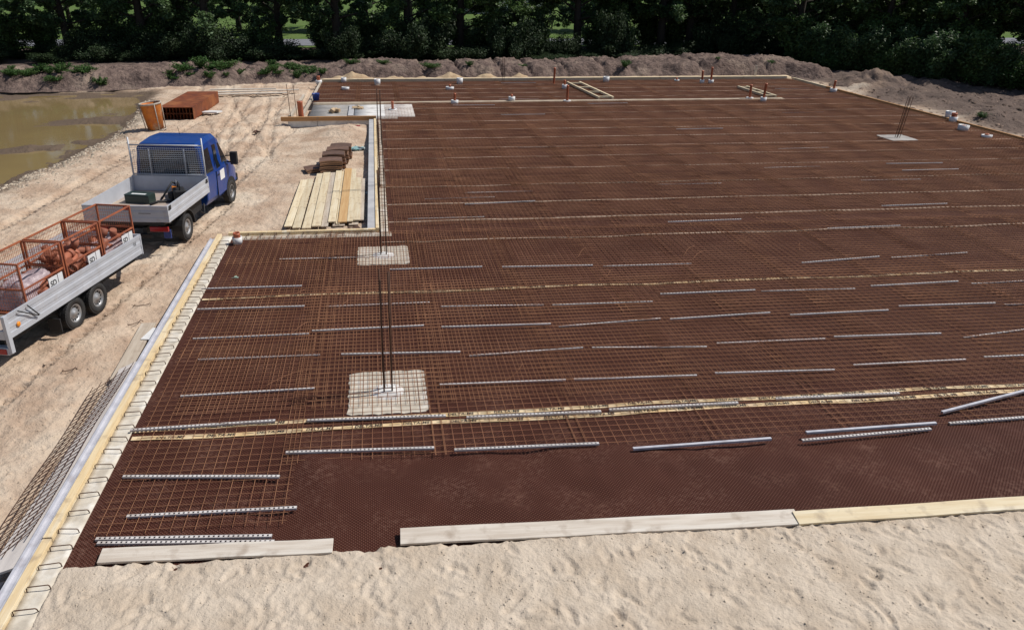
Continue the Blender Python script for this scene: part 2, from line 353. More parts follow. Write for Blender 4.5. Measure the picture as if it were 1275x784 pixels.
# spoil bank behind the slab
def bank_y(X): return 49.6-3.0*sst(-6, -16, X)*0+np.where(X < -6, -.20*(-6-X)*np.exp((X+6)/22.), 0)*1.0
def bank_z(S, T):
    X = S; crest = .80+.22*fbm(X*.16, X*0, 3, 2)+.30*sst(14, 24, X)-1.0*sst(28.5, 31.5, X)+.05*sst(-10, -20, X)
    prof = sst(0, .17+.05*fbm(X*.6, X*0, 2, 44), T)*(1-.75*sst(.55, 1, T))
    rough = 1+.22*fbm(X*.9, T*6, 4, 12)
    z = -.25+crest*prof*rough
    gul = np.exp(-((vn(X*.45, T*0, 40))/.06)**2)
    z = z-.35*gul*prof+(.14*fbm(X*2.2, T*14, 4, 14)+.17*np.abs(fbm(X*4.5, T*30, 3, 18))+.13*fbm(X*7, T*50, 3, 19))*sst(.02, .12, T)
    return z
bx = np.arange(-45, 34, .13); bt = np.linspace(0, 1, 58)
S_, T_ = np.meshgrid(bx, bt); Z_ = bank_z(S_, T_)
Y_ = 49.4+np.where(S_ < -6, -3.4*(1-np.exp((S_+6)/9.)), 0)-np.where(S_ > 27, (S_-27)*.55, 0)+T_*8.5+.45*fbm(S_*.7, T_*5, 3, 8)
i = np.arange(len(bx)-1)[None, :]+len(bx)*np.arange(len(bt)-1)[:, None]
tag(link('spoil_bank', npmesh('bank', np.stack([S_, Y_, Z_], -1).reshape(-1, 3), np.stack([i, i+1, i+1+len(bx), i+len(bx)], -1).reshape(-1, 4), True), M['soil']), kind='structure')
def bank_height(x, t): return float(bank_z(np.array([x]), np.array([t]))[0])
def bank_pos(x, t):
    return float(49.4+(-3.4*(1-math.exp((x+6)/9.)) if x < -6 else 0)-((x-27)*.55 if x > 27 else 0)+t*8.5)

# foreground sand with footprints
ax_ = np.arange(-4.02, 9.6, .024); ay_ = np.arange(4.2, 7.5, .024)
AX, AY = np.meshgrid(ax_, ay_)
AZ = .035+.014*fbm(AX*1.3, AY*1.3, 3, 61)+.010*fbm(AX*7, AY*7, 4, 62)+.004*np.abs(fbm(AX*15, AY*15, 2, 63))
for _ in range(2600):
    cx, cy, a = rng.uniform(-4, 9.6), rng.uniform(4.2, 7.5), rng.uniform(0, math.pi); L_, W_ = (rng.uniform(.09, .14), rng.uniform(.04, .055)) if _ % 3 == 0 else (rng.uniform(.025, .07), rng.uniform(.02, .045)); dp = rng.uniform(.009, .022) if L_ > .08 else rng.uniform(.004, .010)
    i0, i1 = np.searchsorted(ax_, [cx-.4, cx+.4]); j0, j1 = np.searchsorted(ay_, [cy-.4, cy+.4])
    x, y = AX[j0:j1, i0:i1]-cx, AY[j0:j1, i0:i1]-cy; u, v = (x*math.cos(a)+y*math.sin(a))/L_, (-x*math.sin(a)+y*math.cos(a))/W_
    r = u*u+v*v; AZ[j0:j1, i0:i1] += -dp*np.exp(-r**1.6)+dp*.5*np.exp(-((np.sqrt(r)-1.5)/.35)**2)*(u < .6)
edge = 7.16-.006*(AX+4)+.05*fbm(AX*2.2, AX*0, 4, 66)+.02*vn(AX*14, AX*0, 67)
AZ = AZ-.22*sst(0, .10, AY-edge)
AZ = np.where(AX < -3.78, AZ-.07*sst(-3.76, -3.84, AX)*sst(5.9, 6.6, AY+.15*fbm(AX*5, AY*5, 3, 5)), AZ)
i = np.arange(len(ax_)-1)[None, :]+len(ax_)*np.arange(len(ay_)-1)[:, None]
tag(link('sand_apron', npmesh('apron', np.stack([AX, AY, AZ], -1).reshape(-1, 3), np.stack([i, i+1, i+1+len(ax_), i+len(ax_)], -1).reshape(-1, 4), True), M['apron']), kind='structure')

def apron_clods():
    base = [(-1,-.8,0),(.9,-1,0),(1,.9,0),(-.8,1,0),(-.6,-.5,.8),(.6,-.6,.9),(.5,.6,.7),(-.6,.5,.85)]; fc = [(4,5,6,7),(0,1,5,4),(1,2,6,5),(2,3,7,6),(3,0,4,7)]
    V = []; F = []
    for k in range(6500):
        i_, j_ = random.randrange(8, len(ax_)-1), random.randrange(len(ay_)-1)
        if AY[j_, i_] > edge[j_, i_]-.01: continue
        if vn(np.array(AX[j_, i_]*2.), np.array(AY[j_, i_]*2.), 99) < -.05 and k % 3: continue
        s_ = random.choice((.004, .005, .006, .008, .012))*random.uniform(.8, 1.2); m = len(V)
        for a, b, c in base: V.append((AX[j_, i_]+s_*a*random.uniform(.7, 1.2), AY[j_, i_]+s_*b*random.uniform(.7, 1.2), AZ[j_, i_]-.001+s_*c*.9))
        F += [tuple(q+m for q in f) for f in fc]
    tag(link('apron_clods', npmesh('apron_clods', V, F), M['apron']), 'small clods of damp sand strewn over the foreground', 'clods', kind='stuff')
apron_clods()

# ---------------------------------------------------------------- membrane sheets with printed seams
SEAMS = [6.85, 9.86, 12.5, 15.04, 18.33, 20.0, 21.65, 23.6, 25.8, 27.5, 29.2, 31.0, 32.8, 34.7, 36.6, 38.3, 40.02, 41.6, 43.2, 44.8, 46.4, 47.95]
def left_x(y0, y1): return -3.80 if y1 <= 19.0 else (-.04 if y0 < 36 else (.95 if y0 < 39.5 else -3.25))
def letters():
    cu = bpy.data.curves.new('lettering', 'FONT'); cu.body = 'DELTA-MS'; cu.size = .085; cu.offset = .0022; cu.shear = .2; cu.space_character = 1.05
    t = bpy.data.objects.new('lettering_source', cu); col.objects.link(t); dg = bpy.context.evaluated_depsgraph_get()
    me = bpy.data.meshes.new_from_object(t.evaluated_get(dg)); bpy.data.objects.remove(t); me.name = 'lettering'; me.materials.clear(); me.materials.append(M['ink'])
    return me
LET = letters()
RULE = MB().span((0, -.004, 0), (.16, .004, .0008)).mesh('rule')
def seam(parent, y, x0, x1, m, w=.085, text=True, ph=0):
    xs_ = np.arange(x0, x1, .12); wob = .022*np.sin(xs_*1.3+ph)+.035*fbm(xs_*.7+ph*3, xs_*0, 3, 5); hw = w/2*(1+.35*vn(xs_*1.1, xs_*0+ph, 3))
    V = []; 
    for x, o, h in zip(xs_, wob, hw): V += [(x, y+o-h, .0115+.003*math.sin(x*5)), (x, y+o+h, .0125)]
    n = len(xs_); F = [(2*k, 2*k+2, 2*k+3, 2*k+1) for k in range(n-1)]
    s = link('seam_strip', npmesh('seam_strip', V, F), m, parent)
    if text:
        x = x0+.35
        while x < x1-.5:
            k = int((x+.22-x0)/.12); k = min(k, n-2); a = math.atan2(wob[min(k+3, n-1)]-wob[max(k-2, 0)], .6)
            t = link('lettering', LET, None, s); t.location = (x, y+wob[k]-.027, .017); t.rotation_euler = (0, 0, a)
            r = link('printed_rule', RULE, M['ink'], s); r.location = (x-.2, y+wob[max(k-3, 0)], .0165); r.rotation_euler = (0, 0, a)
            x += .72
    return s
GM = 'membrane sheets under the reinforcement'
for k, (y0, y1) in enumerate(zip(SEAMS[:-1], SEAMS[1:])):
    st = .06 if y1 < 10 else .25
    pieces = [(left_x(y0, y1), y0, y1)]
    if y0 < 19.0 < y1: pieces = [(-3.80, y0, 18.98), (-.04, 18.99, y1)]
    if y0 < 36 < y1: pieces = [(-.04, y0, 35.6), (.95, 35.61, y1)]
    if y0 < 39.9 < y1: pieces = [(.95, y0, 40.0), (-3.25, 40.01, y1)]
    root = empty('dimple_membrane', (0, y0, 0))
    for (xl, a, b) in pieces:
        me = grid('sheet', np.arange(xl, 26.4, st), np.arange(a-.001, b+.02+st, st) if y1 < 10 else np.linspace(a, b+.02, max(2, int((b-a)/.25))),
                  lambda X, Y: (-.002+.0025*(k % 2)+(.085*fbm(X*1.1+Y*.45, Y*.8-X*.3, 3, 71)*sst(7.2, 7.9, Y)*sst(-3.4, -1.5, X)*(1-sst(8.9, 9.8, Y)) if y1 < 10 else .006*fbm(X*.8, Y*.8, 2, 72))))
        o = link('sheet', me, M['membrane'], root); o.location = (0, -y0, 0)
    near = y0 < 16
    if k > 0 and not (12 < y0 < 13):
        s = seam(root, 0, left_x(y0, y1)+.05, 13.5 if y0 < 10 else (20 if y0 < 16 else 26.2), M['tape'] if near else M['tape_far'], .10 if y0 < 10 else .085, y0 < 16, k)
        if y0 < 10: seam(root, .22, left_x(y0, y1)+.03, 13.5, M['tape'], .09, True, 9.)
    lab = {0: 'bare brown dimpled plastic sheet between the front planks and the mesh', 1: 'brown dimpled sheet whose two printed yellow seams cross the front of the slab'}.get(k, 'brown dimpled plastic sheet lying under the rusty mesh further back')
    tag(root, lab, 'membrane', GM if k > 1 else None)

# ---------------------------------------------------------------- reinforcing mats
_mats = {}
def mat_mesh(wx, wy, sp=.15, r=.0041):
    key = (round(wx, 2), round(wy, 2))
    if key in _mats: return _mats[key]
    V = []; F = []
    def bar(p, q, ax):
        n = len(V); 
        for P in (p, q):
            for a, b in ((-r, 0), (0, -r), (r, 0), (0, r)):
                V.append((P[0]+(a if ax else 0), P[1]+(0 if ax else a), P[2]+b))
        for k in range(4): F.append((n+k, n+(k+1) % 4, n+4+(k+1) % 4, n+4+k))
    nx = max(2, int((wx-.05)/sp)); ny = max(2, int((wy-.05)/sp)); e = .06
    for k in range(nx+1):
        x = e+k*(wx-2*e)/nx+random.uniform(-.004, .004); bar((x, 0, r), (x+random.uniform(-.01, .01), wy, r), True)
    for k in range(ny+1):
        y = e+k*(wy-2*e)/ny+random.uniform(-.004, .004); bar((0, y, 3*r), (wx, y+random.uniform(-.01, .01), 3*r), False)
    me = npmesh('reinforcing_mat', V, F); me.materials.append(M['rust_bar']); _mats[key] = me
    return me
def place_mat(x, y, wx, wy, z, label, group, rz=0.):
    o = link('reinforcing_mat', mat_mesh(wx, wy)); o.location = (x, y, z); o.rotation_euler = (random.uniform(-.0007, .0007), random.uniform(-.001, .001), rz)
    return tag(o, label, 'wire mesh', group)
def rows(x0, x1, y0, y1, wx, wy, ox, oy, z, label, group, jit=.05):
    y = y0; j = 0
    while y < y1-.4:
        hy = min(wy, y1-y); x = x0; i = 0
        while x < x1-.3:
            hx = min(wx, x1-x)
            place_mat(x, y, round(hx*4)/4 if hx < wx else wx, round(hy*4)/4 if hy < wy else wy, z+.003*((i+j) % 2), label, group, random.uniform(-.004, .004))
            x += wx-ox; i += 1
        y += wy-oy; j += 1
L1 = 'rusty welded mesh mat in the field of reinforcement covering the slab'
place_mat(-3.66, 7.72, 2.35, 5.0, .020, 'rusty welded mesh mat reaching furthest forward beside the yellow form board', None, .0)
rows(-1.5, 26.3, 9.0, 19.2, 2.35, 5.0, .28, .4, .020, L1, 'lower mesh mats')
rows(-3.66, -1.2, 12.4, 18.95, 2.35, 5.0, .3, .4, .023, L1, 'lower mesh mats')
rows(0.0, 26.3, 18.9, 40.1, 2.35, 5.0, .28, .4, .020, L1, 'lower mesh mats')
rows(-3.2, 26.3, 40.35, 47.9, 2.35, 5.0, .28, .4, .020, L1, 'lower mesh mats')
rows(-3.3, 26.3, 10.4, 18.95, 2.35, 5.0, .3, .4, .042, L1, 'upper mesh mats')
rows(.35, 26.3, 19.5, 39.9, 2.35, 5.0, .3, .4, .042, L1, 'upper mesh mats')
# loose tie wires lying on the mats
GW = 'loose wires on the mesh'
for k in range(26):
    x, y = rng.uniform(-3, 12), rng.uniform(9.5, 17); a = rng.uniform(-.5, .9); l = rng.uniform(.4, 1.0)
    P = [(l*t, .12*math.sin(t*3+k)*l, .018*math.sin(t*3.1)) for t in np.linspace(-.5, .5, 9)]
    o = MB().tube(P, .004, 4, smooth=False).build('loose_wire', M['rust_bar']); o.location = (x, y, .065); o.rotation_euler = (0, 0, a)
    tag(o, 'thin curved rusty wire lying loose on the mesh mats', 'wire', GW)

# ---------------------------------------------------------------- spacer strips (slotted channels 2.1 m long)
def spacer_mesh(m=None):
    b = MB(); L_ = 2.1; n = 36
    for s in (-1, 1): b.box((0, s*.019, .014), (L_, .008, .028))
    for k in range(n):
        x = -L_/2+.02+k*(L_-.04)/(n-1); b.box((x, 0, .0255), (.034, .031, .006))
    return b.mesh('spacer_strip')
SP = spacer_mesh(); SP.materials.append(M['plastic'])
SPB = MB()
for s in (-1, 1): SPB.box((0, s*.018, .014), (2.1, .008, .028))
SPB.box((0, 0, .031), (2.1, .044, .006)); SPB = SPB.mesh('spacer_solid'); SPB.materials.append(M['steel'])
SPT = MB()
for s in (-1, 1): SPT.box((0, s*.012, .010), (2.1, .006, .020))
for k in range(30): SPT.box((-1.03+k*2.06/29, 0, .0215), (.05, .030, .005))
SPT = SPT.mesh('spacer_thin'); SPT.materials.append(M['plastic'])
LIST = [(-2.51, 7.59, -4.3, 'a'), (-2.47, 7.5, -5.1, 'b'), (-2.26, 8.04, -1.1, 'c'), (-2.54, 8.78, -5.7, 'd'), (-0.42, 9.19, -2.5, 0), (1.96, 9.04, -1.3, 0), (4.51, 8.86, 1.4, 'e'), (7.04, 8.85, 2.8, 0), (7.18, 8.97, 1.3, 'f'), (9.52, 9.05, 2.0, 0), (9.55, 9.55, 15.0, 'g'), (-2.24, 11.01, 1.4, 0), (-2.23, 12.27, -0.3, 0), (0.26, 12.11, -3.0, 0), (2.51, 12.03, 3.3, 0), (4.78, 11.99, -4.6, 0), (7.13, 12.02, -0.2, 0), (9.4, 11.97, -1.6, 0), (11.88, 11.97, 8.5, 0), (6.61, 10.85, -2.4, 0), (4.16, 10.88, -1.8, 0), (1.91, 10.93, -1.2, 0), (9.15, 10.94, 0.1, 0), (11.66, 10.99, -0.4, 0), (-2.49, 13.14, 0.3, 0), (-0.32, 13.2, 1.1, 0), (2.12, 13.09, -1.5, 0), (4.37, 13.1, 4.9, 0), (6.61, 13.11, 3.0, 0), (9.07, 13.04, 1.1, 0), (11.52, 13.21, -1.0, 0), (13.84, 13.16, -0.9, 0), (-2.66, 14.38, -1.0, 0), (-0.13, 14.4, 0.4, 0), (2.19, 14.12, -3.1, 0), (4.48, 14.03, -0.8, 0), (6.85, 14.31, 0.7, 0), (9.11, 14.32, -1.8, 0), (11.59, 14.35, 2.2, 0), (13.98, 14.36, 1.9, 0), (-2.8, 15.47, -0.8, 0), (3.77, 16.15, -2.2, 0), (6.14, 16.12, -0.8, 0), (10.81, 15.94, 6.7, 0), (13.23, 16.15, 4.7, 0), (3.48, 21.41, 4.5, 0), (3.65, 22.72, 0.7, 0), (-2.76, 10.07, 1.6, 0), (-0.18, 10.02, -2.0, 0), (2.23, 9.89, -1.0, 0), (4.47, 9.91, 0.2, 0), (7.23, 9.96, -0.7, 0)]
SPL = {'a': 'pale slotted spacer strip nearest the front left plank, upper of a close pair', 'b': 'pale slotted spacer strip nearest the front left plank, lower of a close pair',
       'c': 'pale slotted spacer strip lying second from the front left plank', 'd': 'pale slotted spacer strip on the front edge of the leftmost mesh mat',
       'e': 'smooth bluish channel strip at the mesh edge above the middle front plank', 'f': 'smooth bluish channel strip crossing a slotted strip at the right of the mesh edge', 'g': 'smooth bluish channel strip lying askew across the yellow seams at right'}
def spacer(x, y, a, key=0, z=None):
    if z is None: z = .034 if y < 11.5 else (.012 if random.random() < .45 else .056)
    o = link('spacer_strip', SPB if key in ('e', 'f', 'g') else (SP if y < 10.5 else SPT)); o.location = (x, y, z+(.03 if key in ('f', 'g') else 0)); o.rotation_euler = (0, 0, R(a))
    tag(o, SPL.get(key, 'pale slotted spacer strip lying in a row across the mesh field'), 'spacer strip', 'spacer strips on the mesh field')
for (x, y, a, k) in LIST:
    spacer(x, y, a, k, .012 if y < 8.5 else None)
y = 15.3; n = 0
while y < 47.5:
    x = (-3 if (y < 18.5 or y > 41) else .6)+random.uniform(0, 1.5)
    while x < 24.8:
        if y > 41 or x > .3 or y < 18.5:
            if random.random() < (.13 if y < 26 else .05) and not any(abs(x+1.05-q[0]) < 2.1 and abs(y-q[1]) < .5 for q in LIST) and abs(y-40.2) > .4 and n < 190:
                spacer(x+1.05, y+random.uniform(-.06, .06), random.uniform(-1.5, 2), 0, .012 if random.random() < .5 else .056); n += 1
        x += 2.3
    y += .98

# ---------------------------------------------------------------- edge formwork, left side
def fthing(name, mb, m, label, cat, group=None, loc=(0, 0, 0), rz=0, bevel=0):
    o = mb.build(name, m, None, bevel); o.location = loc; o.rotation_euler = (0, 0, rz); return tag(o, label, cat, group)
def strip_mesh(x0, x1, y0, y1, zt, zb, amp, along='y', step=.08, seed=1):
    """a cast strip whose top is slightly uneven"""
    if along == 'y': xs_, ys_ = np.linspace(x0, x1, 5), np.arange(y0, y1+step, step)
    else: xs_, ys_ = np.arange(x0, x1+step, step), np.linspace(y0, y1, 5)
    nx, ny = len(xs_), len(ys_); X, Y = np.meshgrid(xs_, ys_); Z = zt+amp*fbm(X*7, Y*7, 3, seed)
    V = list(np.stack([X, Y, Z], -1).reshape(-1, 3)); F = []
    for j in range(ny-1):
        for i_ in range(nx-1): a = j*nx+i_; F.append((a, a+1, a+1+nx, a+nx))
    ring = [i_ for i_ in range(nx)]+[j*nx+nx-1 for j in range(1, ny)]+[(ny-1)*nx+i_ for i_ in range(nx-2, -1, -1)]+[j*nx for j in range(ny-2, 0, -1)]
    b0 = len(V); V += [np.array([V[r][0], V[r][1], zb]) for r in ring]
    for k in range(len(ring)): q = (k+1) % len(ring); F.append((ring[k], b0+k, b0+q, ring[q]))
    return npmesh('cast_strip', V, F)
tag(link('edge_footing', strip_mesh(-4.055, -3.79, 4.6, 19.12, .012, -.6, .012), M['conc']), 'pale concrete edge strip along the left side of the slab', 'footing')
for k, (a, b) in enumerate(((4.6, 7.68), (7.69, 11.7), (11.71, 15.7), (15.71, 19.15))):
    fthing('form_board', MB().span((-4.165, a, -.35), (-4.058, b, .085-(.012 if k == 0 else 0))), M['yellow'],
           ['yellow pine form board at the bottom left corner of the picture', 'yellow pine form board beside the front left mesh mat', 'yellow pine form board beside the loose grey plank', 'yellow pine form board ending at the white bucket'][k], 'board', 'yellow form boards on the left edge', bevel=.004)
rail = MB().prism([(-4.31, -.02), (-4.168, -.02), (-4.168, .055), (-4.20, .055), (-4.212, .03), (-4.265, .03), (-4.277, .055), (-4.31, .055)], 4.6, 18.9, 'y')
fthing('steel_rail', rail, M['steel'], 'long grey steel channel running along the outside of the left form', 'rail')
# pale panel and hanging mesh outside
pn = MB(); pn.add([(-4.34, 7.3, .0), (-4.34, 12.4, .0), (-4.60, 12.2, -.05), (-4.64, 7.22, -.05), (-4.34, 7.3, -.03), (-4.34, 12.4, -.03), (-4.60, 12.2, -.08), (-4.64, 7.22, -.08)], [(0,1,2,3),(7,6,5,4),(0,3,7,4),(1,0,4,5),(2,1,5,6),(3,2,6,7)])
fthing('shuttering_panel', pn, M['panel'], 'pale shuttering panel sloping down outside the left steel channel', 'panel')
hm = MB(); top, low = (-4.36, .02), (-4.86, -.13)
def slope(t, y): return (top[0]+(low[0]-top[0])*t, y, top[1]+(low[1]-top[1])*t+.03+.02*math.sin(y*2+t*3))
for k in range(36):
    y0 = 7.9+k*.12
    hm.tube([slope(t, y0-t*.62+.01*math.sin(k*7)) for t in np.linspace(0, 1, 5)], .0055, 4, False, False)
for j in range(6):
    t = j/5; hm.tube([(lambda p: (p[0], p[1], p[2]+.009))(slope(t, yy-t*.62)) for yy in np.linspace(7.75, 12.25, 14)], .0055, 4, False, False)
fthing('hanging_mesh', hm, M['rust_dark'], 'dark steel mesh hanging over the pale panel outside the left form', 'wire mesh')
# loose grey plank and white sheet beside it, dark tarpaulin in the pit
fthing('loose_plank', MB().span((-.14, -1.15, 0), (.14, 1.15, .03)), M['grey_wood_y'], 'grey weathered plank lying on sand outside the left form', 'plank', loc=(-4.62, 13.15, GZ+.03), rz=R(2), bevel=.003)
fthing('loose_board', MB().span((-.10, -.25, 0), (.10, .25, .02)), M['white'], 'small white board beside the loose grey plank', 'board', loc=(-4.46, 13.75, GZ+.06), rz=R(-12), bevel=.002)
tp = grid('tarpaulin', np.linspace(-5.1, -4.36, 16), np.linspace(4.8, 7.25, 40), lambda X, Y: -.22+.10*fbm(X*4, Y*3, 3, 91)+.12*sst(-4.7, -4.36, X))
tag(link('tarpaulin', tp, mat('navy_tarpaulin', (.012, .02, .05), rough=.35)), 'dark blue tarpaulin tucked below the left rail at the corner', 'tarpaulin')

# stirrups standing out of the edge strips
def stirrup_mesh():
    return MB().tube([(-.105, 0, -.05), (-.105, 0, .065), (-.09, 0, .08), (.12, 0, .08), (.135, 0, .065), (.135, .03, -.04)], .0072, 6).mesh('stirrup')
ST = stirrup_mesh(); ST.materials.append(M['stirrup'])
def stirrup(x, y, rz, label, group):
    o = link('rebar_stirrup', ST); o.location = (x, y, 0); o.rotation_euler = (random.uniform(-.12, .12), random.uniform(-.03, .03), rz+random.uniform(-.12, .12)); tag(o, label, 'rebar stirrup', group)
y = 5.9
while y < 18.8:
    stirrup(-3.93+random.uniform(-.015, .015), y, 0, 'bent rusty stirrup standing out of the left edge strip', 'stirrups along the left edge'); y += random.uniform(.30, .36)
# notch edges
tag(link('notch_footing', strip_mesh(-3.75, .20, 18.86, 19.13, .012, -.6, .012, 'x', seed=5), M['conc']), 'pale concrete strip along the near side of the notch', 'footing')
fthing('form_board', MB().span((-3.9, 19.16, -.35), (-.16, 19.27, .09)), M['yellow'], 'yellow form board along the near side of the notch', 'board', bevel=.004)
tag(link('side_footing', strip_mesh(-.055, .17, 19.15, 35.3, .012, -.6, .012, 'y', seed=6), M['conc']), 'pale concrete strip beside the notch running towards the trees', 'footing')
fthing('form_board', MB().span((-.155, 19.29, -.3), (-.06, 35.3, .085)), M['yellow'], 'thin yellow form board along the long side of the notch', 'board', bevel=.004)
fthing('low_wall', MB().span((-.37, 19.35, -.6), (-.158, 35.25, .055)), M['wallc'], 'low grey wall along the long side of the notch', 'wall', bevel=.006)
x = -3.4
while x < -.2: stirrup(x, 19.0, R(90), 'bent rusty stirrup standing out of the strip by the notch', 'stirrups by the notch'); x += .35
y = 19.5
while y < 34: stirrup(.06, y, 0, 'bent rusty stirrup in the strip beside the long notch wall', 'stirrups beside the long notch wall'); y += .42

# ---------------------------------------------------------------- front planks
def plank(x0, y0, x1, y1, w, t, z, m, label, group=None, name='plank', tilt=0):
    L_ = math.hypot(x1-x0, y1-y0); b = MB(); n = 10; vs = []; fs = []
    for k in range(n+1):
        x = -L_/2+L_*k/n; sag = .006*math.sin(k*1.3)
        vs += [(x, -w/2+sag*.6, 0), (x, w/2+sag*.4, 0), (x, w/2+sag*.4, t+sag*.5), (x, -w/2+sag*.6, t+sag*.5)]
    for k in range(n):
        a = 4*k
        for q in range(4): fs.append((a+q, a+(q+1) % 4, a+4+(q+1) % 4, a+4+q))
    fs += [(3, 2, 1, 0), (4*n, 4*n+1, 4*n+2, 4*n+3)]; b.add(vs, fs)
    o = b.build(name, m, None, .004); o.location = ((x0+x1)/2, (y0+y1)/2, z); o.rotation_euler = (tilt, 0, math.atan2(y1-y0, x1-x0))
    return tag(o, label, 'plank', group)
plank(-3.40, 7.33, -.72, 7.23, .21, .035, .035, M['grey_wood'], 'short pale grey plank at the front left of the membrane', tilt=R(9))
plank(.08, 7.30, 5.05, 7.16, .24, .035, .045, M['grey_wood'], 'long grey weathered plank in the middle of the front edge', tilt=R(10))
plank(5.0, 7.13, 9.4, 7.11, .20, .035, .055, M['pine_x'], 'clean pale plank at the right end of the front edge', tilt=R(12))

# ---------------------------------------------------------------- column footings with starter bars
def pad_mesh(w, d, seed, zt=.015):
    n = 64; V = []; 
    for k in range(n):
        a = 2*math.pi*(k+.5)/n; c, s = math.cos(a), math.sin(a); f = min(1/max(abs(c), 1e-6), 1/max(abs(s), 1e-6))
        j = 1+.018*math.sin(k*2.1+seed)+.014*math.sin(k*5.3+seed*2); V.append((c*f*w/2*j, s*f*d/2*j))
    b = MB(); b.prism(V, -.05, zt, 'z'); return b
def footing(x, y, w, d, bars, h, label, seed, lean=0, pad=True, leany=0):
    root = empty('column_footing', (x, y, 0))
    if pad: 
        p = pad_mesh(w, d, seed, .058 if x > 15 else .015).build('pad', M['greyconc'] if x > 15 else M['conc'], root)
        MB().lathe([(.001, .055), (.10, .05), (.19, .03), (.27, .014)], 14).build('mortar_patch', M['lime'], p)
    for k, (bx_, by_) in enumerate(bars):
        l = lean+random.uniform(-.012, .012)
        MB().tube([(bx_, by_, -.02), (bx_+l*h*.5+random.uniform(-.006, .006), by_+leany*.5, h*.5), (bx_+l*h, by_+leany, h+random.uniform(-.12, .04))], .0135, 6).build('starter_bar', M['rust_dark'], root)
    return tag(root, label, 'column base')
B4 = ((-.06, -.06), (.07, -.05), (-.05, .07), (.07, .07))
footing(0.0, 10.87, 1.26, 1.36, B4, 2.08, 'nearest square concrete pad with tall dark starter bars', 1)
footing(0.02, 17.38, 1.22, 1.28, B4, 2.1, 'second square concrete pad with starter bars, by the notch corner', 2)
footing(0.06, 23.7, 1, 1, B4, 2.1, 'dark starter bars halfway along the notch wall', 3, pad=False)
footing(0.06, 30.1, 1, 1, B4, 2.1, 'dark starter bars near the far end of the notch wall', 4, pad=False)
footing(21.3, 29.55, 1.15, 1.15, B4, 1.75, 'far right concrete pad with leaning starter bars', 5, lean=.10)
footing(-3.9, 35.9, 1, 1, ((0, 0), (.28, .1)), 1.5, 'two starter bars left of the red pipe', 6, pad=False, lean=-.04)
footing(7.6, 47.3, 1, 1, ((0, 0), (.12, .1)), 1.5, 'thin pair of starter bars at the far edge', 7, pad=False)

# ---------------------------------------------------------------- far end: side box, beams and form boards
tag(link('blinding_slab', strip_mesh(-3.15, .95, 35.75, 39.7, -.012, -.3, .02, 'y', .2, 8), M['greyconc']), 'grey concrete floor of the box beyond the notch', 'slab')
tag(link('lime_patch', strip_mesh(-1.05, 1.75, 36.1, 39.2, .05, -.3, .012, 'y', .2, 9), M['lime']), 'whitish slab with lime stains in the far box', 'slab')
fthing('inner_upstand', MB().span((-1.35, 36.3, -.2), (-1.1, 39.3, .06)), M['wallc'], 'short grey upstand dividing the box floor', 'wall', bevel=.005)
fthing('form_beam', MB().span((-4.3, 35.42, -.02), (-.05, 35.56, .16)), M['orange_wood'], 'orange brown timber beam spanning the far end of the notch', 'beam', bevel=.004)
fw_ = empty('notch_wall', (-4.0, 35.5, 0))
for k in range(3): MB().span((k*1.32, 0, -.7), (k*1.32+1.30, .18, -.025)).build('wall_panel', M['lime'], fw_, .004)
tag(fw_, 'pale grey concrete wall under the orange timber beam', 'wall')
fthing('form_board', MB().span((-.055, -3.2, -.05), (.055, 3.2, .09)), M['grey_wood_y'], 'outer pale board on the left side of the far box', 'board', 'boards of the far box', loc=(-3.92, 39.5, 0), rz=R(-1), bevel=.004)
fthing('form_board', MB().span((-.055, -6.4, -.05), (.055, 6.4, .09)), M['grey_wood_y'], 'inner pale board on the left side of the far box', 'board', 'boards of the far box', loc=(-3.35, 42.2, 0), rz=R(-1), bevel=.004)
tag(link('cross_beam', strip_mesh(-3.2, 21.7, 39.95, 40.35, .035, -.3, .012, 'x', .25, 10), mat('beam_concrete', (.44, .37, .29), (.34, .28, .21), .9, scale=2, detail=8)), 'long narrow concrete beam strip across the far part of the slab', 'beam')
x = -3.3; k = 0
while x < 26:
    w_ = min(4.2, 26.4-x); fthing('form_board', MB().span((x, 48.02, -.3), (x+w_-.01, 48.16, .17)), M['pine_x'], 'pale form board along the far edge', 'board', 'far edge form boards', bevel=.004); x += w_; k += 1
tag(link('far_footing', strip_mesh(-3.3, 26.4, 48.17, 48.9, .12, -.3, .03, 'x', .25, 12), mat('pale_sand_strip', (.60, .48, .34), (.50, .38, .26), .95, scale=2, spec=.1)), 'sandy strip behind the form boards of the far edge', 'footing')
y = 24.0
while y < 48:
    w_ = min(4.0, 48.1-y); fthing('form_board', MB().span((26.42, y, -.3), (26.52, y+w_-.01, .10)), M['pine'] if y > 40 else M['orange_wood'], 'form board along the right slab edge', 'board', 'right edge form boards', bevel=.004); y += w_
def ladder(x, y0, y1, w, label, skew=0):
    r = empty('ladder_frame', (x, y0, .05)); L_ = y1-y0
    for s in (0, 1):
        b = MB(); b.add([(s*w-.05, 0, 0), (s*w+.05, 0, 0), (s*w+.05+skew, L_, 0), (s*w-.05+skew, L_, 0), (s*w-.05, 0, .11), (s*w+.05, 0, .11), (s*w+.05+skew, L_, .11), (s*w-.05+skew, L_, .11)], [(3,2,1,0),(4,5,6,7),(0,1,5,4),(1,2,6,5),(2,3,7,6),(3,0,4,7)]); b.build('rail', M['pine'], r)
    n = 4
    for k in range(n):
        t = (k+.15)/(n-.6); MB().box((w/2+skew*t, L_*t, .06), (w-.1, .1, .09)).build('rung', M['pine'], r)
    tag(r, label, 'frame')
ladder(11.7, 40.4, 46.4, .75, 'timber ladder frame with rungs crossing the far strip', -.3)
ladder(21.0, 40.4, 44.0, .5, 'smaller timber frame at the right end of the concrete beam')

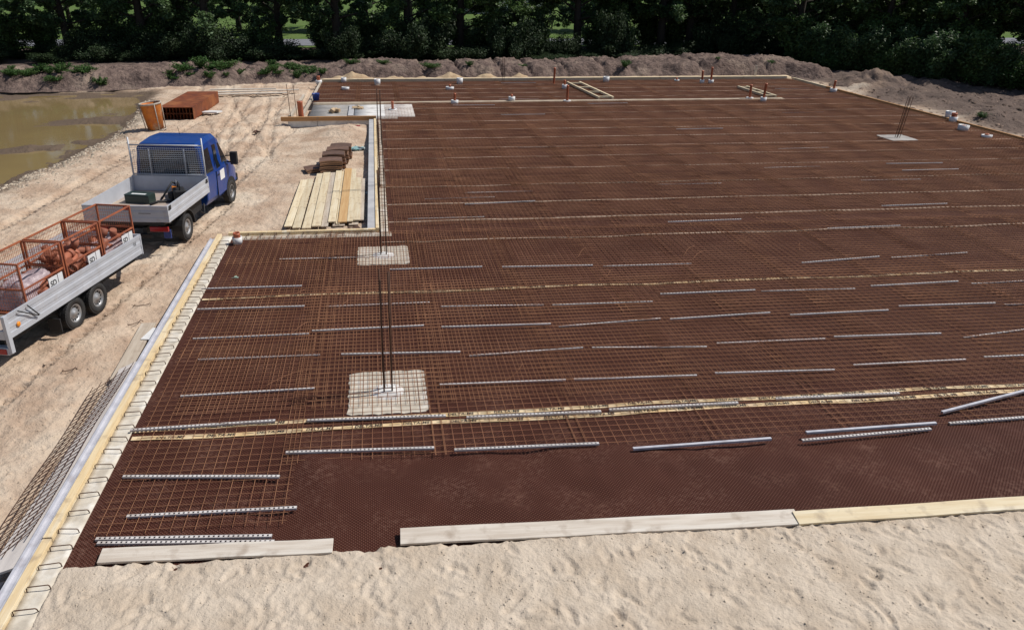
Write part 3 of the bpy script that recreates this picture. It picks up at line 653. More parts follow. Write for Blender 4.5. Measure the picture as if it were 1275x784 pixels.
# ---------------------------------------------------------------- drain pipes with white collars
def pipe(x, y, h, collar, label, group, r=.075, blue=False, z=0):
    root = empty('drain_pipe', (x, y, z))
    if h: MB().lathe([(r*.8, 0), (r*.8, h-.02), (r, h), (r, h-.06), (r*.96, h-.07), (r*.96, 0)], 12).build('pipe', M['pvc'], root)
    if collar:
        cw, ch = collar[0]*.8, collar[1]*.85
        MB().lathe([(cw*.55, ch*.95), (cw*.86, ch*.95), (cw*.88, ch), (cw, ch), (cw*.93, 0), (cw*.5, 0)], 14).build('collar', M['white'], root)
    root.rotation_euler = (random.uniform(-.05, .05), random.uniform(-.05, .05), random.random()*6)
    return tag(root, label, 'pipe', group)
pipe(-3.57, 18.55, .30, (.15, .22), 'orange pipe stub in a white bucket at the inner corner of the slab', None, .085)
GP = 'pipe stubs of the far slab'
LP = 'orange brown pipe stub in the far slab'
for (x, y, h, c) in ((-1.91, 47.85, 0, (.2, .35)), (-1.72, 44.86, 0, (.28, .18)), (0.09, 46.6, .35, (.23, .42)), (4.15, 44.51, .3, (.3, .2)), (4.96, 46.8, 0, (.24, .42)), (14.02, 47.2, 0, (.24, .38)), (18.54, 47.3, .2, (.2, .12)), (7.0, 40.25, .35, (.22, .28))):
    pipe(x, y, h, c, 'white collar standing in the far slab', 'white collars of the far slab', .06)
for (x, y, h, c) in ((0.76, 37.77, .45, (.26, .12)), (3.93, 39.47, .55, (.24, .25)), (10.78, 44.43, .5, (.2, .3)), (10.6, 46.5, .95, None), (9.84, 39.86, .85, (.24, .1)), (19.75, 46.28, .75, (.18, .25)), (20.3, 46.26, .95, (.2, .25)), (19.93, 40.2, .75, (.24, .1)), (20.2, 39.2, .95, (.2, .28)), (25.88, 42.28, .65, (.24, .25))):
    pipe(x, y, h, c, LP, GP, .065)
pipe(-3.42, 35.75, .80, None, 'thick red pipe standing at the left end of the orange beam', None, .13)
pipe(-3.35, 47.4, .45, (.25, .25), 'red pipe with white collar at the far left corner', None, .1)
pipe(26.75, 33.79, 0, (.26, .42), 'white drum outside the right form board, left of the red one', None)
pipe(26.3, 32.95, .42, (.22, .3), 'red capped pipe with white collar at the right form', None, .12)
pipe(25.3, 30.98, .25, (.28, .3), 'white drum with a short pipe inside the right form', None)
pipe(25.21, 29.43, .18, (.26, .16), 'low pale collar nearest the right edge of the picture', None)
pipe(26.2, 28.2, .75, None, 'tall red pipe stub against the right edge form', None, .08)
# blue bucket, buckets and tools in the far box
fthing('blue_bucket', MB().lathe([(.001, .02), (.15, 0), (.19, .34), (.2, .36), (.17, .34), (.14, .03), (.001, .03)], 14), M['bluepaint'], 'blue bucket on the board left of the far slab', 'bucket', loc=(-3.1, 41.0, .02))
def lump(name, r, n, seed, m, label, cat, loc, flat=.5):
    b = MB()
    for k in range(n):
        a = k*2.4+seed; rr = r*(.25+.5*((k*.618) % 1)); s = r*(.3+.25*math.sin(seed+k*1.7)**2)
        Mx = Matrix.Translation((rr*math.cos(a), rr*math.sin(a), s*flat)) @ Matrix.Rotation(a, 4, 'Z') @ Matrix.Rotation(.6*math.sin(k+seed), 4, 'X')
        b.box((0, 0, 0), (s*1.9, s*1.1, s*flat*1.2), M=Mx)
    return fthing(name, b, m, label, cat, loc=loc, bevel=.01)
lump('rubble_lump', .32, 6, 1.0, M['heap'], 'sandy lump of rubble on the grey box floor', 'rubble', (-2.0, 37.5, -.01), .7)
lump('rubble_lump', .30, 6, 2.2, M['heap'], 'sandy lump of rubble on the whitish slab', 'rubble', (-.85, 38.2, .0), .6)
lump('crumpled_foil', .28, 12, 3.1, M['teal'], 'crumpled teal plastic foil beside the low grey wall', 'foil', (-.75, 30.2, GZ), .35)
lump('teal_sheet', .16, 3, 5.1, M['teal'], 'small teal piece beside the board pile', 'foil', (-.45, 23.6, GZ), .5)
lump('dark_offcuts', .28, 8, 4.0, M['rust_dark'], 'dark tangle of steel offcuts at the notch corner', 'scrap', (-.75, 19.9, GZ), .25)
lump('red_rag', .13, 4, 2.0, mat('red_cloth', (.30, .02, .03), rough=.8), 'small dark red bundle on the sand by the orange beam', 'cloth', (-.85, 34.2, GZ+.12), .6)
lump('dark_offcuts', .22, 5, 1.3, M['rust_dark'], 'dark scrap lying on the track left of the notch wall', 'scrap', (-5.2, 33.9, GZ), .3)
lump('pale_offcut', .09, 3, 1.1, mat('greenish_scrap', (.22, .30, .24), rough=.7), 'small greenish scrap lying on the mesh near the left edge', 'scrap', (-3.25, 16.1, .05), .3)
for k, (x, y, l, a) in enumerate(((-5.05, 15.3, .30, .1), (-4.95, 14.4, .26, .7), (-5.55, 12.5, .2, .4))):
    o = MB().tube([(-l/2, .05, .02), (-l/2-.02, -.02, .03), (-l/4, -.05, .035), (l/4, -.03, .035), (l/2, .04, .03), (l/2+.02, -.03, .02)], .008, 6).build('bent_bar', M['stirrup'])
    o.location = (x, y, GZ+.0); o.rotation_euler = (0, 0, a)
    tag(o, ['bent bar on the sand beside the front trailer wheel', 'bent bar on the sand above the loose grey plank', 'bent bar on the sand below the trailer mudflap'][k], 'bent bar', 'stray bent bars')

# ---------------------------------------------------------------- board pile and plate stack in the notch
PL = [(-2.50, .19, 20.2, 25.2, 0, 'pine'), (-2.28, .20, 20.05, 25.3, 0, 'pine'), (-2.00, .22, 20.0, 26.0, 0, 'pine'), (-1.76, .22, 20.05, 26.0, .035, 'pine'), (-1.545, .17, 20.1, 26.1, 0, 'grey'), (-1.36, .19, 20.4, 26.4, .036, 'pine'), (-1.20, .10, 20.3, 26.4, 0, 'pine'), (-1.06, .22, 20.35, 26.5, .036, 'orange'), (-.86, .15, 20.4, 26.4, .036, 'pine'), (-.69, .17, 20.5, 25.2, .036, 'pine'), (-.54, .13, 20.6, 25.2, 0, 'grey'), (-1.15, .3, 20.25, 25.8, -.036, 'grey'), (-.75, .24, 20.3, 25.4, -.036, 'grey')]
ML = {'pine': M['pine'], 'grey': M['grey_wood_y'], 'orange': mat('orange_plank', (.58, .38, .18), (.50, .30, .13), .7, scale=2.5, stretch=(8, .5, 8))}
for k, (x, w_, y0, y1, dz, kd) in enumerate(PL):
    n = len(PL)
    lab = {0: 'leftmost plank of the board pile in the notch', 7: 'orange toned plank in the middle of the board pile', 10: 'greyish plank at the right edge of the board pile', 4: 'greyish narrow plank in the board pile'}.get(k, 'pale pine plank in the board pile on the sand')
    o = MB().span((-w_*.54, -(y1-y0)/2, 0), (w_*.54, (y1-y0)/2, .033)).build('plank', ML[kd], None, .003)
    o.location = (x, (y0+y1)/2, GZ+.075+dz); o.rotation_euler = (0, random.uniform(-.02, .02), random.uniform(-.008, .008)); tag(o, lab, 'plank', 'planks piled in the notch')
for k, yy in enumerate((21.2, 23.2, 25.0)):
    fthing('batten', MB().span((-2.6, yy-.04, 0), (-.5, yy+.04, .05)), M['grey_wood'], 'timber batten under the board pile', 'batten', 'battens under the board pile', loc=(0, 0, GZ-.015), bevel=.003)
def plate_mesh():
    b = MB(); n = 8; W_, D_ = .78, .60; vs = []; fs = []
    for k in range(n+1):
        u = k/n-.5; z = .02*(1-(2*u)**2)
        for (yy, t) in ((-D_/2, 0), (D_/2, 0), (D_/2, .045), (-D_/2, .045)): vs.append((u*W_, yy+.06*math.cos(u*3), z+t))
    for k in range(n):
        for q in range(4): fs.append((4*k+q, 4*k+(q+1) % 4, 4*k+4+(q+1) % 4, 4*k+4+q))
    fs += [(3, 2, 1, 0), (4*n, 4*n+1, 4*n+2, 4*n+3)]; return b.add(vs, fs).mesh('curved_plate')
CP = plate_mesh(); CP.materials.append(M['sheets']); CP.materials.append(M['sheets_edge'])
for p_ in CP.polygons:
    if abs(p_.normal.z) < .5: p_.material_index = 1
for j, (x, y, n, a) in enumerate(((-1.66, 26.5, 7, .08), (-1.56, 27.2, 8, .05), (-1.48, 28.0, 8, .0), (-1.40, 28.8, 7, .0), (-2.15, 26.7, 2, .3))):
    for k in range(n):
        o = link('curved_plate', CP); o.location = (x+random.uniform(-.03, .03), y+random.uniform(-.03, .03), GZ+.03+k*.064); o.rotation_euler = (0, 0, a+random.uniform(-.05, .05))
        tag(o, 'dark brown curved plate in the stacks behind the board pile', 'plate', 'stacked brown plates')

# ---------------------------------------------------------------- vehicles
def wheel(parent, x, y, r, w, side, name='wheel'):
    """side -1: outer face towards -y"""
    Mx = Matrix.Translation((x, y, r)) @ Matrix.Rotation(R(90)*(1 if side < 0 else -1), 4, 'X')
    ri = r*.60
    t = MB().lathe([(ri, -w*.42), (r*.9, -w*.5), (r*.985, -w*.40), (r, -w*.2), (r, w*.2), (r*.985, w*.40), (r*.9, w*.5), (ri, w*.44), (ri*.97, 0)], 28, Mx, closed=True)
    for k in range(36):
        a = 2*math.pi*k/36
        for s in (-.25, .25): t.box((0, 0, 0), (.05*r/.34, w*.34, .016), M=Mx @ Matrix.Rotation(a+s*.12, 4, 'Z') @ Matrix.Translation((0, -r*1.002, s*w)) @ Matrix.Rotation(R(90), 4, 'X') @ Matrix.Rotation(.3 if s > 0 else -.3, 4, 'Z'))
    o = t.build(name, M['black'], parent)
    rm = MB().lathe([(ri*.99, w*.42), (ri*.90, w*.44), (ri*.84, w*.26), (ri*.62, w*.20), (ri*.52, w*.33), (ri*.30, w*.34), (ri*.26, w*.42), (.001, w*.43)], 24, Mx)
    rim = rm.build('rim', M['rim'], o)
    h = MB()
    for k in range(12):
        a = 2*math.pi*k/12; h.lathe([(.001, 0), (ri*.11, 0), (ri*.11, -.004), (.001, -.004)], 8, Mx @ Matrix.Translation((ri*.73*math.cos(a), ri*.73*math.sin(a), w*.262)))
    h.build('rim_holes', M['chassis'], rim)
    return o
def board_panel(mb, x0, x1, y, z0, z1, out):
    """drop side with two pressed grooves; out is the outer direction in y"""
    h = z1-z0; t = .03
    P = [(0, z0), (out*t, z0), (out*t, z0+h*.22), (out*(t-.007), z0+h*.26), (out*(t-.007), z0+h*.40), (out*t, z0+h*.44), (out*t, z0+h*.62), (out*(t-.007), z0+h*.66), (out*(t-.007), z0+h*.78), (out*t, z0+h*.82), (out*(t+.006), z1), (0, z1)]
    mb.prism([(y+a, b) for a, b in P], x0, x1, 'x')
def text_mesh(body, size, off=.002):
    cu = bpy.data.curves.new('t', 'FONT'); cu.body = body; cu.size = size; cu.offset = off
    t = bpy.data.objects.new('t', cu); col.objects.link(t); me = bpy.data.meshes.new_from_object(t.evaluated_get(bpy.context.evaluated_depsgraph_get())); bpy.data.objects.remove(t)
    me.materials.clear(); me.materials.append(M['ink']); return me

def build_truck():
    T = empty('pickup_truck', (TRUCK[0], TRUCK[1], GZ), TRUCK[2])
    tag(T, 'blue double cab pickup truck with grey dropside bed beside the slab', 'truck')
    xb, xf, zt, zf = -1.23, 1.50, 1.25, .87
    W_ = 1.05
    # chassis
    c = MB()
    for s in (-1, 1): c.span((xb+.05, s*.36-.05, .52), (3.9, s*.36+.05, .68))
    for x in (-.9, 0, .9, 1.4): c.span((x-.04, -.9, .70), (x+.04, .9, .78))
    c.span((xb, -.9, .76), (xf, .9, .82)); c.tube([(0, -.8, .34), (0, .8, .34)], .07, 8); c.lathe([(.001, -.14), (.14, -.1), (.16, 0), (.14, .1), (.001, .14)], 10, Matrix.Translation((0, 0, .34)))
    c.span((.55, -.85, .42), (1.35, -.45, .72)); c.tube([(1.0, -.92, .46), (1.3, -.92, .30), (1.42, -.88, .55)], .022, 6)
    c.build('chassis', M['chassis'], T, .005)
    # bed
    MB().span((xb+.03, -W_+.03, zf-.05), (xf, W_-.03, zf)).build('bed_floor', M['floorply'], T)
    for s, nm in ((-1, 'drop_side'), (1, 'drop_side')):
        b = MB(); board_panel(b, xb, xf, s*(W_-.03), zf-.02, zt, s); b.build(nm, M['alu'], T)
    tg = MB(); h = zt-zf+.02
    P = [(0, zf-.02), (-.03, zf-.02), (-.03, zf+h*.20), (-.023, zf+h*.24), (-.023, zf+h*.42), (-.03, zf+h*.46), (-.03, zf+h*.62), (-.023, zf+h*.66), (-.023, zf+h*.74), (-.03, zf+h*.78), (-.036, zt), (0, zt)]
    tg.prism([(xb+a, b) for a, b in P], -W_, W_, 'y'); tgo = tg.build('tailgate', M['alu'], T)
    MB().span((xb-.034, -.62, zf+h*.47), (xb-.031, -.32, zf+h*.50)).build('name_strip', M['ink'], tgo)
    for s in (-1, 1):
        for x in (xb+.10, xf-.10): MB().span((x-.07, s*(W_+.002)-.008, zt-.12), (x+.07, s*(W_+.002)+.010, zt-.01)).build('latch', M['chassis'], T, .004)
    MB().span((xf, -W_, zf-.04), (xf+.035, W_, zt+.03)).build('headboard', M['alu_in'], T)
    # wire guard behind the cab
    g = MB()
    for s in (-1, 1): g.tube([(xf+.02, s*(W_-.05), zt-.3), (xf+.02, s*(W_-.05), zt+1.06)], .022, 6)
    for y in (-.48, .48): g.tube([(xf+.02, y, zt+.03), (xf+.02, y, zt+.78)], .016, 6)
    for z in (zt+.06, zt+.86): g.tube([(xf+.02, -W_+.05, z), (xf+.02, W_-.05, z)], .02, 6)
    gd = g.build('guard_frame', M['alu'], T)
    wm = MB()
    for k in range(34): y = -W_+.07+k*(2*W_-.14)/33; wm.tube([(xf+.03, y, zt+.07), (xf+.03, y, zt+.80)], .005, 3, False)
    for k in range(13): z = zt+.09+k*.057; wm.tube([(xf+.035, -W_+.06, z), (xf+.035, W_-.06, z)], .005, 3, False)
    wm.build('wire_panel', M['wire'], gd)
    # cab: lofted sections along x (half width bottom, half width waist, half width roof, z bottom, z waist, z roof)
    x0, xe = xf+.12, 4.42
    secs = [(x0, .93, .96, .82, .45, 1.22, 2.08), (x0+.04, .94, .97, .84, .42, 1.22, 2.14), (2.35, .95, .97, .84, .40, 1.22, 2.19), (2.95, .95, .97, .82, .38, 1.20, 2.17), (3.22, .95, .96, .78, .38, 1.19, 2.06), (3.72, .94, .94, .76, .38, 1.17, 1.40), (3.95, .93, .92, .76, .38, 1.08, 1.20), (4.30, .88, .86, .70, .40, .86, .98), (4.42, .80, .78, .62, .42, .72, .80)]
    vs = []; n = 12
    for (x, b, w, r, z0, z1, z2) in secs:
        half = [(b*.92, z0), (b, z0+.14), (w, z1-.30), (w, z1), (r+(w-r)*.12, z2-.12), (r*.90, z2-.01)]
        vs += [(x, -yy, zz) for yy, zz in half]+[(x, yy, zz) for yy, zz in reversed(half)]
    fs = []
    for i_ in range(len(secs)-1):
        for k in range(n): a = i_*n+k; b_ = i_*n+(k+1) % n; fs.append((a, b_, b_+n, a+n))
    fs += [tuple(range(n))[::-1], tuple((len(secs)-1)*n+k for k in range(n))]
    cab = MB().add(vs, fs, False).build('cab', M['blue'], T, .025)
    def pane(name, pts, m=M['glass'], par=T, t=.012):
        P = [Vector(p) for p in pts]; nrm = (P[1]-P[0]).cross(P[2]-P[0]).normalized(); k = len(P)
        return MB().add([p+nrm*t for p in P]+[p-nrm*.01 for p in P], [tuple(range(k)), tuple(range(k, 2*k))[::-1]]+[(i_, (i_+1) % k, k+(i_+1) % k, k+i_) for i_ in range(k)]).build(name, m, par)
    def side(x, z, s):     # a point on the glass-house side at height z
        for A, B in zip(secs[:-1], secs[1:]):
            if A[0] <= x <= B[0]:
                t = (x-A[0])/(B[0]-A[0]); w, r, z1, z2 = [A[i_]+(B[i_]-A[i_])*t for i_ in (2, 3, 5, 6)]
                u = (z-z1)/max(z2-.12-z1, .05); return (x, s*(w+(r+(w-r)*.12-w)*min(max(u, 0), 1)), z)
        return (x, s*.9, z)
    for s in (-1, 1):
        o1 = [side(2.50, 1.26, s), side(3.50, 1.25, s), side(3.16, 1.86, s), side(2.52, 1.92, s)]
        o2 = [side(1.72, 1.30, s), side(2.22, 1.28, s), side(2.22, 1.92, s), side(1.74, 1.90, s)]
        for nm, o in (('door_window', o1), ('rear_side_window', o2)): pane(nm, o if s < 0 else o[::-1])
        d = pane('door', [(2.40, s*.968, .50), (3.45, s*.965, .50), (3.58, s*.958, 1.16), (2.40, s*.985, 1.20)][::1 if s < 0 else -1], M['blue'], T, .006)
        MB().box((2.52, s*.985, 1.08), (.16, .03, .035)).build('handle', M['chassis'], d, .004)
        if s < 0: pane('sign', [(2.66, -.980, .88), (3.02, -.979, .88), (3.02, -.979, 1.16), (2.66, -.982, 1.16)], M['white'], d, .004)
        gp = MB(); gp.box((2.385, s*.972, .82), (.012, .02, .78)); gp.box((2.40, s*.952, 1.52), (.012, .02, .62)); gp.build('door_gap', M['chassis'], T)
        mr = MB(); mr.box((3.42, s*1.17, 1.36), (.14, .20, .36)); mr.tube([(3.40, s*.94, 1.24), (3.42, s*1.10, 1.25)], .025, 6); mr.tube([(3.40, s*.92, 1.42), (3.42, s*1.10, 1.44)], .02, 6); mr.build('mirror', M['chassis'], T, .03)
    pane('rear_window', [(x0-.004, .84, 1.30), (x0-.004, -.84, 1.30), (x0-.006, -.76, 1.96), (x0-.006, .76, 1.96)])
    pane('windscreen', [(3.70, -.74, 1.43), (3.70, .74, 1.43), (3.24, .73, 2.00), (3.24, -.73, 2.00)])
    MB().span((4.30, -.86, .42), (4.50, .86, .66)).build('front_bumper', M['chassis'], T, .04)
    for s in (-1, 1): MB().box((4.36, s*.68, .80), (.14, .26, .18)).build('headlight', M['white'], T, .03)
    MB().tube([(2.6, 0, 2.19), (2.5, 0, 2.42)], .006, 5).build('aerial', M['chassis'], T)
    # wheels, arches, lamps, mudguards
    for s in (-1, 1):
        wheel(T, 0, s*.86, .34, .21, s); wheel(T, 3.48, s*.89, .34, .21, s)
        ar = MB(); prof = [(.47*math.cos(a), .37+.47*math.sin(a)) for a in np.linspace(-.15, math.pi+.15, 12)]
        ar.prism([(3.48+p*.9, .37+(q-.37)*.9) for p, q in prof], s*.60, s*.978, 'y'); ar.build('front_arch', M['chassis'], T)
        mg = MB(); out = [(.45*math.cos(a), .36+.45*math.sin(a)) for a in np.linspace(-.1, math.pi+.35, 12)]; inn = [(.41*math.cos(a), .36+.41*math.sin(a)) for a in np.linspace(math.pi+.35, -.1, 12)]
        mg.prism(out+inn, s*.72, s*.99, 'y'); mg.build('mudguard', M['chassis'], T)
        MB().span((xb-.01, s*.52, .60), (xb+.05, s*.98, .72)).build('tail_lamp', M['red_lamp'], T, .01)
        MB().span((xb+.10, s*.80, .40), (xb+.14, s*.98, .62)).build('lamp_bracket', M['bluepart'], T, .005)
    MB().span((xb-.035, -.13, zt-.10), (xb-.040-.01, .02, zt-.02)).build('red_marker', M['red_lamp'], tgo)
    MB().span((xb-.03, -.55, .44), (xb+.03, .55, .54)).build('underrun_bar', M['chassis'], T, .01)
    MB().tube([(xb+.05, 0, .46), (xb-.32, 0, .44)], .04, 8).build('tow_coupling', M['chassis'], T)
    return T
TRK = build_truck()
def on(base, x, y, z): c, s = math.cos(base[2]), math.sin(base[2]); return (base[0]+x*c-y*s, base[1]+x*s+y*c, GZ+z)
tb = empty('tool_case', on(TRUCK, .36, .36, .872), TRUCK[2]-.12)
MB().span((-.20, -.40, 0), (.20, .40, .24)).build('body', M['darkgreen'], tb, .015)
MB().span((-.205, -.405, .241), (.205, .405, .27)).build('lid', M['darkgreen'], tb, .01)
MB().span((-.12, -.25, .2715), (-.02, .22, .274)).build('sticker', M['white'], tb)
tb.scale = (.85, .85, .85)
tag(tb, 'dark green tool case standing in the truck bed', 'tool case')
# tools lying along the right drop side
sw = empty('disc_cutter', on(TRUCK, .55, -.62, .872), TRUCK[2]+.5)
MB().box((0, 0, .13), (.34, .22, .22)).build('engine_body', M['chassis'], sw, .03)
MB().box((.26, .05, .15), (.30, .10, .12)).build('arm', M['orange'], sw, .02)
MB().lathe([(.001, -.01), (.15, -.01), (.15, .01), (.001, .01)], 20, Matrix.Translation((.42, .0, .16)) @ Matrix.Rotation(R(90), 4, 'X')).build('blade', M['rim'], sw)
MB().tube([(-.15, 0, .2), (-.1, 0, .34), (.1, 0, .34), (.16, 0, .22)], .02, 6).build('handle', M['chassis'], sw)
sw.scale = (1.35,)*3
tag(sw, 'orange and black cutting machine in the truck bed', 'power tool')
st = empty('trestle_tool', on(TRUCK, .85, -.35, .872), TRUCK[2]-.6)
MB().tube([(-.3, 0, .03), (.05, .1, .30), (.3, 0, .03)], .022, 6).build('bent_handle', M['chassis'], st); MB().box((0, -.1, .08), (.34, .16, .14)).build('housing', M['chassis'], st, .02)
st.scale = (1.3,)*3
tag(st, 'black compact tool with bent handle near the cab guard', 'power tool')
o = MB().tube([(-.45, 0, .02), (-.2, .1, .03), (.1, -.05, .02), (.4, .06, .03)], .03, 6).build('black_hose', M['chassis']); o.location = on(TRUCK, .35, -.35, .885); o.rotation_euler = (0, 0, TRUCK[2]-.8); tag(o, 'black hose lying on the truck bed floor', 'hose')
fthing('white_offcut', MB().box((0, 0, .02), (.5, .07, .03)), M['white'], 'white strip lying against the right drop side in the bed', 'strip', loc=on(TRUCK, -.75, -.80, .88), rz=TRUCK[2]+.2, bevel=.003)
fthing('white_offcut', MB().box((0, 0, .02), (.42, .12, .05)), M['white'], 'white strip in the bed corner beside the cab', 'strip', loc=on(TRUCK, 1.2, -.85, 1.0), rz=TRUCK[2]+.5, bevel=.003)

def build_trailer():
    T = empty('trailer', (TRAIL[0], TRAIL[1], GZ), TRAIL[2]); tag(T, 'grey twin axle dropside trailer hitched behind the blue truck', 'trailer')
    xb, xf, zt, zb = -1.85, 2.56, 1.07, .67; yr, yl = -1.0, .76
    c = MB(); c.span((xb, yr+.02, zb-.06), (xf, yl-.02, zb-.005))
    for y in (-.75, .5): c.span((xb+.1, y-.05, zb-.22), (xf, y+.05, zb-.065))
    for x in (0, .772): c.tube([(x, -.9, .32), (x, .66, .32)], .05, 8)
    c.build('chassis', M['chassis'], T)
    MB().span((xb+.02, yr+.04, zb), (xf-.02, yl-.04, zb+.03)).build('bed_floor', M['floorply'], T)
    for y, s in ((yr+.03, -1), (yl-.03, 1)):
        b = MB(); board_panel(b, xb, xf, y, zb-.03, zt, s); o = b.build('drop_side', M['alu'], T)
        if s < 0:
            t = link('marking', text_mesh('11', .12), None, o); t.location = (xf-.30, yr-.008, zt-.17); t.rotation_euler = (R(90), 0, 0)
            MB().lathe([(.001, 0), (.045, 0), (.05, .012), (.03, .025), (.001, .025)], 12, Matrix.Translation((xb+.28, yr-.002, zb+.14)) @ Matrix.Rotation(R(90), 4, 'X')).build('side_reflector', M['amber'], o)
    MB().span((xf, yr-.01, zb-.05), (xf+.035, yl+.01, zt+.01)).build('front_board', M['alu'], T, .004)
    MB().span((xb-.035, yr+.05, zb-.03), (xb, yl-.05, zb+.14)).build('tailgate', M['alu'], T, .004)
    for y in (yr, yl): MB().span((xb-.05, y-.03, zb-.28), (xb+.04, y+.035, zt+.01)).build('corner_post', M['alu'], T, .005)
    lb = MB().span((xb-.06, yr+.02, .36), (xb+.06, yl-.02, .50)).build('light_bar', M['alu'], T, .008)
    for y in (yr+.18, yl-.18): MB().span((xb-.075, y-.12, .38), (xb-.0605, y+.12, .48)).build('tail_lamp', M['red_lamp'], lb)
    for s, y in ((-1, -.885), (1, .645)):
        for x in (0, .772): wheel(T, x, y, .31, .185, s)
    MB().span((-.52, -.99, .14), (-.49, -.74, .42)).build('mudflap', M['chassis'], T, .004)
    MB().tube([(xf, -.75, .52), (xf+1.2, -.12, .5), (xf+1.45, -.12, .5)], .04, 6).tube([(xf, .5, .52), (xf+1.2, -.12, .5)], .04, 6).build('drawbar', M['steel'], T)
    MB().tube([(xb+.3, yr-.04, zt-.02), (xb+.75, yr-.04, zt-.30)], .012, 5).tube([(xb+.55, yr-.04, zt-.02), (xb+.78, yr-.04, zt-.30)], .012, 5).tube([(xb+.75, yr-.045, zt-.30), (xb+.79, yr-.045, zt-.3)], .012, 5).build('strap', M['chassis'], T)
    return T
build_trailer()
# wire cages with clay pipe fittings
CL, CW, CH = 1.18, .78, 1.0
def cage(k, xo, label):
    C_ = empty('wire_cage', on(TRAIL, xo, -.80, .70), TRAIL[2]); tag(C_, label, 'wire cage', 'orange wire cages on the trailer')
    for x in (0, CL):
        for y in (0, CW): MB().span((x-.018, y-.018, 0), (x+.018, y+.018, CH)).build('post', M['cage'], C_, .004)
    for z in (.02, CH*.50, CH-.012):
        b = MB()
        for y in (0, CW): b.span((.023, y-.014, z-.014), (CL-.023, y+.012, z+.014))
        for x in (0, CL): b.span((x-.014, .023, z-.014), (x+.012, CW-.023, z+.014))
        b.build('rail_ring', M['cage'], C_)
    w = MB(); r = .0021
    for y in (0, CW):
        z1 = CH*.5 if y == 0 else CH
        if y == 0:
            continue
        for i_ in range(23): x = .05+i_*.048; w.span((x-r, y-r, .03), (x+r, y+r, z1-.02))
        for j in range(14): z = .05+j*.07; w.span((.02, y+r, z-r), (CL-.02, y+3*r, z+r))
    for x in (0, CL):
        for i_ in range(15): y = .04+i_*.05; w.span((x-r, y-r, .03), (x+r, y+r, CH-.02))
        for j in range(14): z = .05+j*.07; w.span((x+r, .02, z-r), (x+3*r, CW-.02, z+r))
    for i_ in range(23): x = .05+i_*.048; w.span((x-r, -r, .03), (x+r, r, CH*.5))
    w.build('wire_panel', M['cage'], C_)
    MB().span((.02, .02, .005), (CL-.02, CW-.02, .03)).build('floor_sheet', M['ruststack'], C_)
    sg = MB().span((.62, -.055, .26), (.62+.26, -.045, .47)).build('sign', M['white'], C_)
    t = link('lettering', text_mesh('SD', .15, .004), None, sg); t.location = (.655, -.0565, .30); t.rotation_euler = (R(90), 0, 0)
    MB().span((.90, -.055, .28), (1.04, -.045, .47)).build('sign', M['white'], C_)
    return C_
def fitting_mesh():
    b = MB(); b.tube([(-.22, 0, 0), (.05, 0, 0), (.16, 0, .06), (.22, 0, .15)], .075, 12, True)
    b.tube([(-.23, 0, 0), (-.14, 0, 0)], .098, 12, True); return b.mesh('clay_fitting')
FIT = fitting_mesh(); FIT.materials.append(M['clay'])
BORE = MB().tube([(-.2335, 0, 0), (-.225, 0, 0)], .068, 12).mesh('bore'); BORE.materials.append(M['bore'])
for k, xo in enumerate((1.50, .24, -1.02, -1.86)):
    if k == 3: continue
    cage(k, xo, ['front orange wire cage on the trailer, next to the truck', 'middle orange wire cage on the trailer, full of red pipe fittings', 'rear orange wire cage on the trailer, filled with plastic wrapped goods'][k])
    nf = (6, 15, 7)[k]
    for q in range(nf):
        x, y, z = random.uniform(.26, CL-.26), random.uniform(.12, CW-.14), .14+.5*(q/nf)*(.55 if k != 1 else 1.0)
        p = on(TRAIL, xo+x, -.80+y, .70+z); o = link('clay_fitting', FIT); o.location = p; o.rotation_euler = (random.uniform(-.4, .4), random.uniform(-.4, .4), TRAIL[2]+random.choice((0, 1.57, 2.6, 3.3, 4.5))+random.uniform(-.3, .3))
        bo = link('bore', BORE, None, o)
        tag(o, ['red clay pipe fitting in the front wire cage', 'red clay pipe fitting heaped in the middle wire cage', 'red clay pipe fitting in the rear wire cage'][k], 'pipe fitting', 'clay fittings in the cages')
    if k != 1:
        n = 18; X, Y = np.meshgrid(np.linspace(.06, CL-.06, n), np.linspace(.05, CW-.05, n))
        e = np.minimum(np.minimum(X-.06, CL-.06-X), np.minimum(Y-.05, CW-.05-Y))
        Z = .05+(.50 if k == 2 else .30)*sst(0, .16, e)*(1+.35*fbm(X*4+k, Y*4, 3, 60+k))
        i = np.arange(n-1)[None, :]+n*np.arange(n-1)[:, None]
        o = link('plastic_wrap', npmesh('wrap', np.stack([X, Y, Z], -1).reshape(-1, 3), np.stack([i, i+1, i+1+n, i+n], -1).reshape(-1, 4), False), M['film'])
        o.location = on(TRAIL, xo, -.80, .70); o.rotation_euler = (0, 0, TRAIL[2])
        tag(o, 'crumpled plastic wrapping over the load of the %s cage' % ('front' if k == 0 else 'rear'), 'plastic wrap')

# ---------------------------------------------------------------- barrel, rusty steel forms, boards by the pond
def barrel():
    r = empty('silo_barrel', (-9.55, 34.75, GZ)); tag(r, 'battered orange conical barrel standing at the pond edge', 'barrel')
    MB().lathe([(.001, .06), (.33, .06), (.44, 1.10), (.45, 1.12), (.42, 1.12), (.30, .08)], 18).build('shell', M['orange'], r)
    MB().lathe([(.44, 1.10), (.47, 1.10), (.47, 1.17), (.43, 1.17)], 18, closed=True).build('rim', M['mortar'], r)
    for k in range(4):
        a = k*math.pi/2+.6; MB().tube([(.42*math.cos(a), .42*math.sin(a), .0), (.48*math.cos(a), .48*math.sin(a), 1.14)], .022, 5).build('frame_post', M['mortar'], r)
    MB().lathe([(.40, .0), (.44, .0), (.44, .04), (.40, .04)], 18, closed=True).build('base_ring', M['mortar'], r)
    r.rotation_euler = (R(1), R(-5), 0)
barrel()
rs = empty('steel_form_stack', (-9.95, 37.15, GZ), 0)
